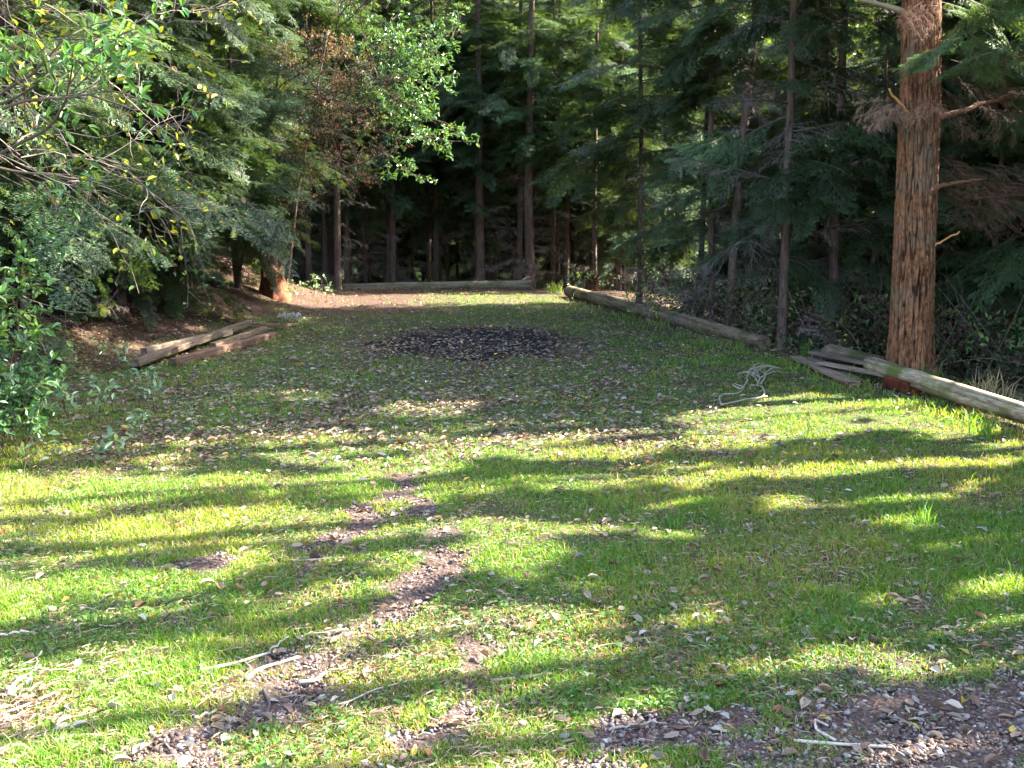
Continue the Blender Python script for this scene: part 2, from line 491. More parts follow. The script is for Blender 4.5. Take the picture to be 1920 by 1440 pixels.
def pebbles(g, x, y, s, cols, flat=.6, lift=0.3):
    ph = (1 + 5 ** .5) / 2
    b = norm(np.array([(-1, ph, 0), (1, ph, 0), (-1, -ph, 0), (1, -ph, 0), (0, -1, ph), (0, 1, ph), (0, -1, -ph), (0, 1, -ph), (ph, 0, -1), (ph, 0, 1), (-ph, 0, -1), (-ph, 0, 1)], float))
    f0 = np.array([(0, 11, 5), (0, 5, 1), (0, 1, 7), (0, 7, 10), (0, 10, 11), (1, 5, 9), (5, 11, 4), (11, 10, 2), (10, 7, 6), (7, 1, 8), (3, 9, 4), (3, 4, 2), (3, 2, 6), (3, 6, 8), (3, 8, 9), (4, 9, 5), (2, 4, 11), (6, 2, 10), (8, 6, 7), (9, 8, 1)])
    n = len(x); a = rs.uniform(0, 6.28, n); e = rs.uniform(.5, 1.1, n)
    sx = b[None, :, 0] * s[:, None]; sy = b[None, :, 1] * (s * e)[:, None]; sz = b[None, :, 2] * (s * flat * rs.uniform(.6, 1.2, n))[:, None]
    j = 1 + rs.uniform(-.22, .22, (n, 12)); sx, sy, sz = sx * j, sy * j, sz * j
    ti = rs.normal(0, .3, n)[:, None]; sz = sz + sx * ti
    X_ = sx * np.cos(a)[:, None] - sy * np.sin(a)[:, None] + x[:, None]; Y_ = sx * np.sin(a)[:, None] + sy * np.cos(a)[:, None] + y[:, None]
    Z_ = sz + (terrain(x, y) + s * flat * lift)[:, None]
    g.add(np.stack([X_, Y_, Z_], -1).reshape(-1, 3), (np.arange(n)[:, None, None] * 12 + f0[None]).reshape(-1, 3), np.repeat(cols, 12, 0))

def build_gravel():
    g = G()
    x, y = samp(150000, -100, 2020, 900, 1470)
    gr, ch, so, _, _ = masks(x, y)
    keep = rs.uniform(0, 1, len(x)) < gr * np.clip(.34 + .0 * y, 0, 1); x, y = x[keep], y[keep]; n = len(x)
    s = np.clip(rs.lognormal(math.log(.0062), .38, n), .003, .017) * (1 + np.maximum(y - 4, 0) * .08)
    pal = np.array([(.30, .25, .23), (.17, .12, .105), (.42, .35, .30), (.12, .078, .065), (.24, .14, .10), (.22, .20, .20), (.55, .49, .43)])
    c = pal[rs.choice(7, n, p=[.14, .2, .08, .28, .2, .07, .03])] * rs.uniform(.35, .8, n)[:, None]
    pebbles(g, x, y, s, c)
    # charcoal and ash lumps of the old fire
    n = 5000; r = rs.uniform(0, 1, n) ** .6; a = rs.uniform(0, 6.28, n)
    x = FIRE[0] + 1.5 * r * np.cos(a); y = FIRE[1] + 2.1 * r * np.sin(a)
    _, ch, so, _, _ = masks(x, y); k = rs.uniform(0, 1, n) < ch * .9 + .15; x, y = x[k], y[k]; n = len(x)
    pal = np.array([(.012, .010, .010), (.05, .035, .032), (.11, .06, .045), (.22, .18, .16)])
    pebbles(g, x, y, rs.uniform(.006, .024, n), pal[rs.choice(4, n, p=[.70, .20, .09, .01])])
    tag(g.build('gravel', M['stone'], smooth=True), 'small grey and purple gravel and char lumps', 'gravel', None, 'stuff')
build_gravel()

LEAFPAL = np.array([(.46, .36, .26), (.40, .29, .20), (.32, .20, .12), (.21, .12, .07), (.50, .41, .31), (.55, .42, .06), (.34, .13, .05), (.34, .33, .27)])
LEAFP = [.2, .2, .17, .13, .13, .035, .045, .09]
def build_litter():
    g = G()
    x, y = samp(125000, -300, 2200, 533, 1475)
    # thin towards the camera so the number per square metre stays even
    _, _, _, _, lt = masks(x, y)
    dens = lt * np.clip((y / 13.0) ** 2.7, .004, 1.1)
    keep = rs.uniform(0, 1, len(x)) < dens * 1.25
    x, y = x[keep], y[keep]; n = len(x)
    az = rs.uniform(0, 6.28, n)
    D = np.stack([np.cos(az), np.sin(az), rs.uniform(-.1, .35, n)], 1)
    N = norm(np.stack([rs.normal(0, .35, n), rs.normal(0, .35, n), np.ones(n)], 1))
    L = rs.uniform(.028, .072, n)
    C = LEAFPAL[rs.choice(8, n, p=LEAFP)] * rs.uniform(.28, .78, n)[:, None]
    leaves(g, np.stack([x, y, terrain(x, y) + rs.uniform(.006, .03, n)], 1), D, N, L, L * rs.uniform(.38, .6, n), C, fold=rs.uniform(-.3, .9, n)[:, None])
    # short straws, bark flakes and needles
    x, y = samp(80000, -200, 2100, 640, 1475)
    gr, ch, so, _, lt = masks(x, y)
    bl = ss(.55, .0, np.hypot((x + 1.9) / 1.6, (y - 3.1) / 1.0))
    k = rs.uniform(0, 1, len(x)) < .20 + .25 * ss(.45,.62,fbm2(x * 1.9, y * 1.9, 401, 3)) + .10 * gr + .22 * so + .6 * bl; k &= rs.uniform(0, 1, len(x)) > .85 * gr * (1 - bl)
    x, y = x[k], y[k]; n = len(x)
    az = rs.uniform(0, 6.28, n); D = np.stack([np.cos(az), np.sin(az), rs.normal(0, .12, n)], 1)
    L = rs.uniform(.015, .05, n) * (1 + y * .03) * (1 + .8 * bl[k])
    C = LEAFPAL[rs.choice(8, n, p=[.25, .2, .2, .2, .12, 0, .03, 0])] * rs.uniform(.6, 1.3, n)[:, None]
    leaves(g, np.stack([x, y, terrain(x, y) + rs.uniform(.004, .022, n)], 1), D, np.tile([0, 0, 1.], (n, 1)), L, .0022 + y * .0005, C, fold=.5)
    n = 105; x = rs.normal(-1.75, .55, n); y = rs.normal(3.35, .45, n); az = rs.normal(.35, .5, n)
    for q in range(n):
        l = rs.uniform(.03, .11); d_ = np.array([math.cos(az[q]), math.sin(az[q]), rs.normal(0, .06)])
        p0 = np.array([x[q], y[q], float(terrain(x[q], y[q])) + .018])
        tube(g, curve([p0, p0 + d_ * l * .5 + rs.normal(0, .006, 3), p0 + d_ * l], 5), np.linspace(.0032, .0018, 5), 4, np.array((.36, .28, .20)) * rs.uniform(.4, 1.1))
    tag(g.build('leaf_litter', M['dry']), 'scattered small dead leaves and straws over the clearing', 'leaf litter', None, 'stuff')
build_litter()

# the nearest dead leaves are things of their own
def near_leaves():
    ms = []
    for k in range(8):
        g = G(); r = np.random.RandomState(50 + k)
        L = 1.0; nseg = 7; t = np.linspace(0, 1, nseg)
        wd = .26 * np.sin(np.pi * np.clip(t, .02, .985)) ** .8 * (1 + .15 * r.normal(size=nseg))
        cu = r.uniform(-.5, .6); tw = r.uniform(-.5, .5)
        cen = np.stack([t, .06 * np.sin(t * 3 + k), cu * .35 * (t - .5) ** 2 * 2 + .05], 1)
        le = cen + np.stack([0 * t, wd, wd * (r.uniform(.1, .9)) + tw * wd * t], 1); ri = cen + np.stack([0 * t, -wd, wd * r.uniform(0, .9) - tw * wd * t], 1)
        v = np.concatenate([cen, le, ri]); i = np.arange(nseg - 1)
        f = np.concatenate([np.stack([i, i + 1, i + 1 + nseg], 1), np.stack([i, i + 1 + nseg, i + nseg], 1), np.stack([i + 1, i, i + 2 * nseg], 1), np.stack([i + 1, i + 2 * nseg, i + 1 + 2 * nseg], 1)])
        c = [(.50, .42, .34), (.42, .33, .26), (.33, .23, .17), (.22, .13, .09), (.56, .50, .42), (.62, .46, .06), (.40, .14, .05), (.40, .38, .32)][k]
        g.add(v, f, .5 * np.array(c) * (.85 + .3 * r.uniform(size=(len(v), 1))))
        tube(g, [(-.22, .02, .03), (0, 0, .05)], [.012, .014], 3, np.array(c) * .7)
        ms.append(g.mesh('fallen_leaf', [M['dry']], True))
    adj = ['tan', 'brown', 'dull brown', 'dark brown', 'pale buff', 'bright yellow', 'rust red', 'grey']
    spots = [(458, 1118), (680, 1077), (1500, 1183), (1440, 1218), (1000, 1068), (1130, 1140), (1068, 1205, 6), (1160, 1180, 6), (985, 1222, 3), (920, 1187, 4), (855, 1263, 4),
             (936, 1233), (955, 1246), (1360, 1158), (1105, 1015, 5), (1595, 1200), (1735, 1210), (1795, 1168), (1740, 1048), (1635, 1003), (1515, 1073), (1870, 1205, 3),
             (1445, 1420, 5), (1650, 1412, 1), (1795, 1215, 5), (500, 1210, 3), (215, 1262, 2), (335, 875, 5), (345, 873, 5), (858, 1388, 3), (700, 1262), (60, 1005), (1060, 880, 4), (1270, 885, 4)]
    n = 0
    r = np.random.RandomState(3)
    while len(spots) < 250:
        px, py = r.uniform(-10, 1930), 960 + 475 * r.uniform() ** 1.3
        spots.append((px, py))
    for s in spots:
        k = s[2] if len(s) > 2 else int(r.choice(8, p=[.2, .18, .16, .12, .15, .03, .05, .11]))
        x, y = W(s[0], s[1]); z = float(terrain(x, y))
        o = link('fallen_leaf', ms[k])
        sc = r.uniform(.028, .058)
        o.location = (x, y, z + r.uniform(.006, .020)); o.scale = (sc, sc * r.uniform(.8, 1.3), sc)
        o.rotation_euler = (r.normal(0, .17), r.normal(0, .15), r.uniform(0, 6.28))
        tag(o, f'curled {adj[k]} dead leaf lying among the short grass nearest the viewer', 'leaf', 'dead leaves strewn over the nearest grass')
near_leaves()

# ------------------------------------------------------------------ foliage templates
def frond(seed, L=1.5, dr=1.0, ntw=24, needle=.032, step=.014, droop=.22, wide=.38, nw=.0065, dead=False):
    """flat conifer spray along +x"""
    r = np.random.RandomState(seed); g = G()
    t = np.linspace(0, 1, 9)
    bend = r.uniform(-.12, .12)
    ax = lambda t: np.stack([L * t, bend * L * t * t, -droop * L * t ** 2 + .06 * L * t], -1)
    tube(g, ax(t), np.linspace(.009, .002, 9) * L, 3, (.07, .05, .04), 1, False)
    for i in range(ntw):
        for sd in (-1, 1):
            tt = .10 + .9 * (i + r.uniform(0, .9)) / ntw
            if tt > 1: continue
            b = ax(np.array(tt)); l = L * (wide * (1 - tt) ** .65 * min(1, tt * 5) + .05) * r.uniform(.4, 1.2)
            an = sd * r.uniform(.75, 1.15); dirv = np.array([math.cos(an), math.sin(an), r.uniform(-.6, .05)])
            twigs = [(b, dirv, l)]
            if l > .16 * L:
                for q in (.35, .6, .8):
                    for s2 in (-1, 1):
                        a2 = an + s2 * r.uniform(.6, .95)
                        twigs.append((b + dirv * l * q, np.array([math.cos(a2), math.sin(a2), dirv[2] - .15]), l * (1 - q) * .75))
            for (p0, d, ll) in twigs:
                d = d / np.linalg.norm(d)
                if dead:
                    tube(g, [p0, p0 + d * ll * .5 + [0, 0, -.02], p0 + d * ll + [0, 0, -.07 * r.uniform()]], [.003 * dr, .002 * dr, .001 * dr], 3, np.array((.16, .13, .115)) * r.uniform(.7, 1.4), 1, False)
                    continue
                n = max(2, int(ll / step))
                s = (np.arange(n) + r.uniform(0, 1, n)) / n * ll
                for sg in (-1, 1):
                    side = norm(np.cross(d, [0, 0, 1.])) * sg
                    nd_ = norm(d * .55 + side + np.stack([0 * s, 0 * s, r.normal(.05, .35, n)], 1))
                    P = p0 + d * s[:, None] + np.stack([0 * s, 0 * s, -.12 * ll * (s / ll) ** 2], 1)
                    tip = P + nd_ * (needle * r.uniform(.7, 1.25, n))[:, None]
                    v = np.stack([P - d * nw, P + d * nw, tip], 1).reshape(-1, 3)
                    young = .9 + .5 * (s / ll) * (tt ** .5) + r.normal(0, .12, n)
                    c = np.array([.052, .090, .038]) * young[:, None] * r.uniform(.75, 1.3)
                    g.add(v, np.arange(3 * n).reshape(-1, 3), np.repeat(c, 3, 0), 0)
    return g.arrays()

print('fronds')
FR = [frond(100 + k) for k in range(5)]
FRC = [frond(200 + k, ntw=15, needle=.06, step=.034, nw=.013) for k in range(3)]      # coarser, for high or hidden branches
FRS = [frond(250 + k, ntw=10, needle=.15, step=.075, nw=.045) for k in range(2)]   # for the trees outside the view
FRT = [frond(350 + k, L=.5, ntw=7, dead=True, droop=.2, wide=.6, dr=1.0) for k in range(3)]    # short stiff twigs
FRD = [frond(300 + k, ntw=12, dead=True, droop=.12, wide=.42) for k in range(3)]

def put(g, arr, loc, az, pitch, roll, sc, tint=1.0):
    v, f, c, m = arr
    R = (Matrix.Rotation(az, 3, 'Z') @ Matrix.Rotation(-pitch, 3, 'Y') @ Matrix.Rotation(roll, 3, 'X'))
    R = np.array(R)
    g.add((v * sc) @ R.T + np.asarray(loc), f, c * tint, m)

def conifer_meshes(seed, H=12.0, zb=.6, R=1.9, base_r=.1, dense=1.0, detail_top=6.0, wisp=0, lean=0, gap=0, bare=1.0, greycol=None):
    r = np.random.RandomState(seed); rnd = random.Random(seed)
    # trunk
    n = 40; z = np.linspace(-.5, H, n)
    wx = .10 * (noise2(z * .35, z * 0 + seed, 1) - .5); wy = .10 * (noise2(z * .35, z * 0 + seed, 2) - .5)
    cx = lambda zz: np.interp(zz, z, wx) + lean * zz
    cy = lambda zz: np.interp(zz, z, wy)
    rad = base_r * (1 - np.clip(z, 0, H) / H * .93) + .35 * base_r * np.exp(-np.clip(z, 0, 9) * 3.5)
    gt = G(); tube(gt, np.stack([wx + lean * z, wy, z], 1), rad, 10, (1, 1, 1), 0, True, .10, seed, 14)
    trunk = gt.mesh('trunk', [M['bark']], True)
    gc, gd = G(), G()
    zz = zb
    while zz < H - .3:
        top = (zz - zb) / (H - zb)
        rr = R * (1 - top) ** .75 * (.35 + .65 * min(1, (zz - zb + .5) / 2.0)) + .12
        for k in range(int(r.randint(3, 6) * dense + .5)):
            az = r.uniform(0, 2 * math.pi); l = rr * r.uniform(.6, 1.15)
            if r.uniform() < gap: continue
            pit = r.uniform(-.35, .15) + .35 * top
            z0 = zz + r.uniform(-.2, .2)
            src = FR if zz < detail_top else FRC
            put(gc, rnd.choice(src), (cx(z0), cy(z0), z0), az, pit, r.normal(0, .25), l / 1.5 * r.uniform(.9, 1.1), r.uniform(.7, 1.35))
            if zz < detail_top and l > .9 and r.uniform() < .75:     # a second, hanging spray half-way out
                q = r.uniform(.25, .6) * l
                put(gc, rnd.choice(src), (cx(z0) + math.cos(az) * q, cy(z0) + math.sin(az) * q, z0 + math.sin(pit) * q - .06), az + r.uniform(-.8, .8), pit - r.uniform(.2, .7), r.normal(0, .4), l / 1.5 * .62, r.uniform(.7, 1.3))
        zz += r.uniform(.22, .42) / dense ** .5
    crown = gc.mesh('crown', [M['needle'], M['twig']])
    # dead twigs below and inside the crown
    zz = .25
    while zz < (6.2 if bare > 1 else max(zb + 1.6, 2.2)):
        if r.uniform() < bare:
            az = r.uniform(0, 6.28)
            put(gd, rnd.choice(FRD), (cx(zz), cy(zz), zz), az, r.uniform(-.5, .45), r.normal(0, .5), r.uniform(.3, .8) * (1.35 if bare > 1 else 1), r.uniform(.7, 1.4) * (.85 if bare > 1 else 1))
        zz += r.uniform(.08, .3) * (.95 if bare > 1 else 1)
    deadm = gd.mesh('dead_twigs', [M['twig'], M['twig']])
    return trunk, crown, deadm

def place_tree(ms, loc, label, group, rz=0.0, sc=1.0, name='conifer_tree', cat='tree'):
    t = empty(name, loc, label, cat, group, rz)
    t.scale = (sc, sc, sc)
    for nm, me in zip(('trunk', 'crown', 'dead_twigs'), ms):
        if me is not None: link(nm, me, t)
    return t

print('conifers')
CF = [conifer_meshes(1, 12, .5, 2.0, .10, 1.0),            # 0 low bushy crown
      conifer_meshes(2, 13, 1.6, 1.8, .11, .9, 6),         # 1 crown from 1.6 m
      conifer_meshes(3, 14, 2.7, 1.7, .12, 1.1, 7),         # 2 bare pole below
      conifer_meshes(4, 7, .25, 1.7, .07, 1.1, 5),         # 3 young, branches to the ground
      conifer_meshes(5, 13, 2.0, 1.7, .085, 1.0, 6.5),      # 4 slender
      conifer_meshes(6, 13, 3.7, 1.6, .12, 1.0, 7),
      conifer_meshes(7, 13, 1.3, 1.5, .10, .5, 7, bare=1.1)]      # 6 sparse, trunk showing through
CF.append(conifer_meshes(8, 12, .65, 2.2, .10, 1.15, 6))     # 7 full crown held off the ground         # 5 long bare pole

# ---- the trees that can be told apart: (pixel x of the base, distance, crown kind, trunk width in pixels, label, lean)
TREES = [
 (1360, 15.0, 6, 20, 'slim brown conifer rising just behind the middle log with dead grey twigs', -.055),
 (1331, 15.6, 5, 12, 'thin dark pole tree close beside the slim brown conifer behind the middle log', -.03),
 (1382, 17.5, 6, 10, 'thin conifer just behind the slim brown conifer by the middle log', -.035),
 (1460, 12.8, 6, 18, 'straight dark conifer behind the cut end of the middle log', -.045),
 (1558, 13.0, 6, 18, 'leaning dark conifer behind the gap between the middle log and the rotten log', .012),
 (1196, 19.0, 4, 11, 'thin black pole tree standing alone behind the far half of the middle log', -.02),
 (992, 26.0, 5, 24, 'reddish sunlit conifer trunk behind the right end of the back log', .0),
 (972, 27.5, 5, 16, 'dark trunk hugging the reddish conifer behind the back log', .0),
 (903, 26.6, 2, 24, 'stout black trunk behind the back log, two to the left of the reddish one', .0),
 (930, 30.0, 5, 12, 'thin brown trunk between the stout black trunk and the reddish trunk', .0),
 (822, 28.5, 2, 15, 'slender black trunk of the close pair behind the back log', .0),
 (806, 30.5, 5, 12, 'thinner trunk of the close pair behind the back log', .0),
 (742, 27.0, 2, 17, 'dark trunk behind the back log where its seam shows', .0),
 (690, 29.0, 5, 15, 'dark trunk in the shade behind the left half of the back log', .0),
 (655, 26.5, 2, 14, 'trunk in deepest shade behind the left half of the back log', .0),
 (617, 28.0, 5, 16, 'shaded trunk behind the left end of the back log', .0),
 (585, 26.0, 2, 15, 'leftmost trunk showing in the dark gap behind the back log', .0),
 (1160, 27.0, 1, 9, 'pale edged thin conifer beyond the gap between the back log and the middle log', .004),
 (1875, 14.0, 0, 15, 'dark stemmed conifer beyond the near log at the right edge of the view', -.06),
 (1816, 13.2, 4, 12, 'thin dark sapling beyond the near log, right of the big fir', -.06),
 (1765, 16.0, 1, 12, 'slender conifer half hidden behind the big fir', -.06),
 (1240, 24.0, 0, 12, 'bushy green conifer filling the space behind the far end of the middle log', .0),
 (1110, 25.0, 4, 12, 'bushy conifer just right of the back log with hanging sprays', .0),
 (1640, 17.0, 0, 14, 'bushy dim conifer filling the space left of the big fir', .0),
 (1520, 18.5, 2, 14, 'dim conifer between the leaning dark conifer and the straight dark conifer', .0),
]
rr = random.Random(11)
def tree_at(px, Yd):
    x = (px - 960) / F * Yd * 1.012; y = Yd
    return np.array([x, y, float(terrain(x, y))])
BR = [.10, .11, .12, .07, .085, .12, .10, .10]
for px, Yd, kind, wpx, lab, lean in TREES:
    p = tree_at(px, Yd)
    want = wpx / F * Yd * .5 * (.8 if Yd > 22 else 1.0)
    t = place_tree(CF[kind], p - np.array([0, 0, .05]), lab, 'conifers at the edge of the clearing', rr.uniform(0, 6.28))
    k = want / BR[kind]
    next(c for c in t.children if c.name.startswith('trunk')).scale = (k, k, 1)
    t.rotation_euler = (rr.uniform(-.01, .01), lean, t.rotation_euler[2])

# ---- conifers on the left bank
for px, Yd, kind, sc, lab in [
 (150, 12.0, 3, .7, 'low young conifer on the bank behind the near end of the timbers'),
 (330, 14.0, 3, .6, 'small young conifer on the bank behind the far end of the timbers'),
 (60, 10.7, 7, .9, 'young conifer on the bank close behind the glossy shrub'),
 (235, 13.0, 7, .9, 'young conifer whose low sprays hang above the stacked timbers'),
 (365, 14.8, 7, .9, 'bushy conifer with dark green sprays right above the far end of the timbers'),
 (150, 16.2, 7, 1.1, 'bushy conifer in the second row on the left bank'),
 (-90, 10.5, 0, 1.0, 'bushy conifer just cut off by the left edge of the view'),
 (320, 18.0, 7, 1.1, 'bushy conifer on the left bank above the stacked timbers'),
 (120, 13.2, 7, 1.0, 'bushy conifer on the left bank behind the glossy shrub'),
 (455, 17.6, 7, .9, 'young conifer with sprays drooping low left of the red stump'),
 (520, 21.5, 1, 1.15, 'tall conifer rising behind the red stump'),
 (640, 23.8, 2, 1.1, 'tall conifer whose pale sprays hang over the dark gap'),
 (-40, 15.0, 1, 1.2, 'tall dim conifer at the left edge of the view'),
 (230, 20.0, 1, 1.2, 'tall dim conifer high on the left bank'),
 (420, 24.0, 1, 1.2, 'dim conifer deep in the wood on the left bank'),
 (40, 19.0, 0, 1.2, 'dim bushy conifer deep in the wood at far left')]:
    p = tree_at(px, Yd)
    t = place_tree(CF[kind], p - np.array([0, 0, .05]), lab, 'conifers on the left bank', rr.uniform(0, 6.28), sc)
    next(c for c in t.children if c.name.startswith('trunk')).scale = (.6, .6, 1)

# ---- the wood behind: dim individual conifers
placed = [tree_at(t[0], t[1])[:2] for t in TREES]
cnt = 0
rb = random.Random(5)
for k in range(4000):
    if cnt >= 100: break
    Yd = rb.uniform(17, 58) if k % 2 else rb.uniform(17, 36)
    px = rb.uniform(-250, 2020)
    p = tree_at(px, Yd)
    x, y = p[0], p[1]
    dr = x - np.interp(y, _ry, _rx)
    if not (y > 27.0 or dr > 2.2): continue
    # leave the sun a lane to the strip of grass before the back log
    v = np.array([x + 2.0, y - 21.5]); along = v @ np.array([math.cos(SUN_AZ), math.sin(SUN_AZ)]); across = abs(v @ np.array([-math.sin(SUN_AZ), math.cos(SUN_AZ)]))
    if 0 < along < 19 and across < 3.2: continue
    if 5.5 < x < 24 and 20.5 < y < 32 and rb.random() < .8: continue
    if any((x - q[0]) ** 2 + (y - q[1]) ** 2 < (1.6 + .03 * Yd) ** 2 for q in placed): continue
    placed.append(np.array([x, y])); cnt += 1
    deep = 560 < px < 1000
    kind = rb.choice([2, 5, 5, 2]) if deep and Yd < 38 else rb.choice([0, 1, 2, 4, 4, 1, 3])
    t = place_tree(CF[kind], p - np.array([0, 0, .05]), 'dim slender conifer deep in the wood behind the edge trees', 'conifers deep in the wood', rb.uniform(0, 6.28), rb.uniform(.9, 1.25))
    next(c for c in t.children if c.name.startswith('trunk')).scale = (.62, .62, 1)

rp = random.Random(21)
for k in range(46):
    Yd = rp.uniform(27.5, 40); px = rp.uniform(540, 1060) if k < 36 else rp.uniform(1060, 1300)
    p = tree_at(px, Yd)
    if any((p[0] - q[0]) ** 2 + (p[1] - q[1]) ** 2 < .55 ** 2 for q in placed): continue
    placed.append(p[:2])
    t = place_tree(CF[5] if k % 3 else CF[2], p - np.array([0, 0, .05]), 'thin dark pole tree crowded in the deep shade behind the back log', 'pole trees behind the back log', rp.uniform(0, 6.28), rp.uniform(.9, 1.1))
    q = rp.uniform(.4, .8); next(c for c in t.children if c.name.startswith('trunk')).scale = (q, q, 1)
for k, (px, Yd, kk, sc_) in enumerate([(1310, 17.2, 3, .9), (1425, 16.0, 3, .8), (1520, 14.8, 3, .75), (1625, 13.6, 3, .7), (1850, 12.6, 3, .8), (1950, 12.0, 0, .8), (1790, 14.6, 0, .9)]):
    p = tree_at(px, Yd)
    lab = ['young dark conifer with low sprays behind the middle of the middle log', 'young dark conifer left of the straight conifer at the cut log end', 'young dark conifer in the gap above the plank heap', 'young dark conifer just left of the big fir',
           'young conifer with green sprays just right of the big fir', 'bushy conifer cut off by the right edge of the view', 'dim bushy conifer behind the big fir on its right'][k]
    place_tree(CF[kk], p - np.array([0, 0, .05]), lab, 'young conifers beyond the right hand logs', rp.uniform(0, 6.28), sc_)

# ------------------------------------------------------------------ the wood beyond and far hillside foliage
def far_woods():
    r = np.random.RandomState(8); g = G(); n = 200000
    a = r.uniform(-.75, .75, n); d = r.uniform(50, 84, n)
    x = np.sin(a) * d; y = np.cos(a) * d
    cl = fbm2(a * 30, d * .25, 61, 3)
    top = 15 + 12 * fbm2(a * 9, d * .1, 62, 3)
    z = terrain(x, y) + r.uniform(0, 1, n) ** .8 * top
    k = noise3(x * .35, y * .35, z * .45, 63) > .36
    x, y, z, n = x[k], y[k], z[k], k.sum()
    D = norm(r.normal(size=(n, 3))); N = norm(r.normal(size=(n, 3)) + [0, 0, .6])
    hue = noise3(x * .12, y * .12, z * .12, 64)[:, None]
    c = np.array([.06, .115, .03]) * (1 - hue) + np.array([.13, .17, .03]) * hue
    L = r.uniform(.25, .6, n)
    leaves(g, np.stack([x, y, z], 1), D, N, L, L * .7, c * r.uniform(.6, 1.4, n)[:, None])
    tag(g.build('far_woods', M['leaf']), 'bright leafy wood on the slope far beyond the conifers', 'woods', None, 'stuff')
far_woods()

# ------------------------------------------------------------------ big fir
def big_fir():
    base = at(1707, 690, 10.6); base[2] = float(terrain(base[0], base[1])) - .03
    p = base
    Yd = p[1]
    t = empty('douglas_fir', p, 'big fir with thick furrowed orange brown bark behind the near log', 'tree')
    nz, nt_ = 620, 300
    H = 12.0; z = np.concatenate([np.linspace(-.4, 5.2, 560), np.linspace(5.25, H, 60)]); nz = len(z)
    th = np.linspace(0, 2 * math.pi, nt_, endpoint=False)
    pxm = Yd / F
    # half widths read from the photograph
    r = np.interp(z, [-.4, 0, .25, .6, 1.4, 2.6, 4.5, 5, 12], np.array([54, 46, 42, 39, 37.5, 36, 31, 29, 8]) * pxm)
    py_ = np.interp(z, [0, 5.2], [690, -130]); want = np.interp(py_, [-200, 30, 200, 400, 690], [1732, 1728, 1725, 1717, 1705])
    for it in range(6):                                     # the lean of the trunk
        cx = np.array([at(w_, q_, Yd)[0] for w_, q_ in zip(want, py_)]) - p[0]
        py_ = project(p[0] + cx, Yd + 0 * z, p[2] + z)[1]; want = np.interp(py_, [-200, 30, 200, 400, 690], [1732, 1728, 1725, 1717, 1705])
    cx = np.where(z > 5.2, np.interp(5.2, z, cx), cx)
    T, Zz = np.meshgrid(th, z)
    cxx = np.cos(T); cyy = np.sin(T)
    tw = T + .05 * np.sin(Zz * 1.3)
    u = np.cos(tw) * 3.6; w = np.sin(tw) * 3.6
    warp = noise3(u * 1.6, w * 1.6, Zz * 1.6, 71) - .5
    a1 = noise3(u * 1.55 + warp * 1.4, w * 1.55 + warp * 1.4, Zz * 3.2 + 2.2 * warp, 72)
    a2 = noise3(u * 4.2 + warp * 3, w * 4.2, Zz * 8 + 3 * warp, 73)
    a3 = noise3(u * .8, w * .8, Zz * 1.1, 79)
    fur1 = (1 - np.clip(np.abs(a1 - .5) * (5.5 + 5 * a3), 0, 1)) * (.45 + .9 * a3)          # winding long furrows
    fur2 = 1 - np.clip(np.abs(a2 - .5) * 6.5, 0, 1)
    fine = noise3(u * 14, w * 14, Zz * 30, 74)
    dep = -.034 * fur1 ** 1.2 - .018 * fur2 + .012 * (fine - .5)
    dep *= np.interp(z, [0, 5.2], [.8, .5])[:, None]
    flare = .05 * np.exp(-np.clip(z, 0, 9) * 3)[:, None] * np.cos(T * 5 + 1)
    R = r[:, None] + dep + flare
    v = np.stack([cxx * R + cx[:, None], cyy * R, Zz], -1).reshape(-1, 3)
    i = (np.arange(nz - 1)[:, None] * nt_); j = np.arange(nt_)[None]; j2 = (j + 1) % nt_
    A, B, C, D = i + j, i + j2, i + nt_ + j2, i + nt_ + j
    f = np.stack([np.stack([A, B, C], -1), np.stack([A, C, D], -1)], 2).reshape(-1, 3)
    plate = np.clip(1 - fur1 * .75 - fur2 * .45, .15, 1)
    cc = np.stack([plate, plate * (.95 + .05 * fine), plate * .95], -1) * (.8 + .45 * noise3(u * 5, w * 5, Zz * 9, 75))[..., None]
    g = G(); g.add(v, f, cc.reshape(-1, 3))
    g.build('trunk', M['firbark'], t, True)
    top = lambda zz: np.array([np.interp(zz, z, cx), 0, zz])
    # live crown, high up, with sprays hanging into the view
    rn = random.Random(2); r_ = np.random.RandomState(4)
    gc = G()
    for k in range(110):
        zz = r_.uniform(5.0, 11.5); az = r_.uniform(0, 6.28); l = 2.6 * (1 - (zz - 4) / 9) + .5
        q = r_.uniform(.0, .6) * l
        put(gc, rn.choice(FRC if zz > 6 else FR), top(zz) + np.array([math.cos(az) * q, math.sin(az) * q, -.1]), az + r_.normal(0, .3), r_.uniform(-.5, .1), r_.normal(0, .3), l / 1.5 * .7, r_.uniform(.9, 1.5))
    def spray(px, py, dY, az, pit, sc, tint=1.3):
        q = at(px, py, Yd + dY) - p
        put(gc, rn.choice(FR), q, az, pit, r_.normal(0, .3), sc, tint)
    # sprays at the upper right, nearer than the trunk, and a few across it
    for k in range(34):
        spray(r_.uniform(1760, 1960), r_.uniform(-60, 120), r_.uniform(-1.2, .5), r_.uniform(-.9, .5) if k % 3 else r_.uniform(2.4, 3.6), r_.uniform(-.7, -.1), r_.uniform(.25, .5), 1.6)
    for k in range(5):
        spray(1770 - 6 * k, 85 + 7 * k, -.6, 2.9 + .15 * k, -.35, .26, 1.9)
    for k in range(16):
        spray(r_.uniform(1790, 1930), r_.uniform(120, 230), r_.uniform(-.5, .8), r_.uniform(-.6, .6), r_.uniform(-.5, 0), r_.uniform(.22, .4), 1.1)
    gc.build('crown', [M['needle'], M['twig']], t)
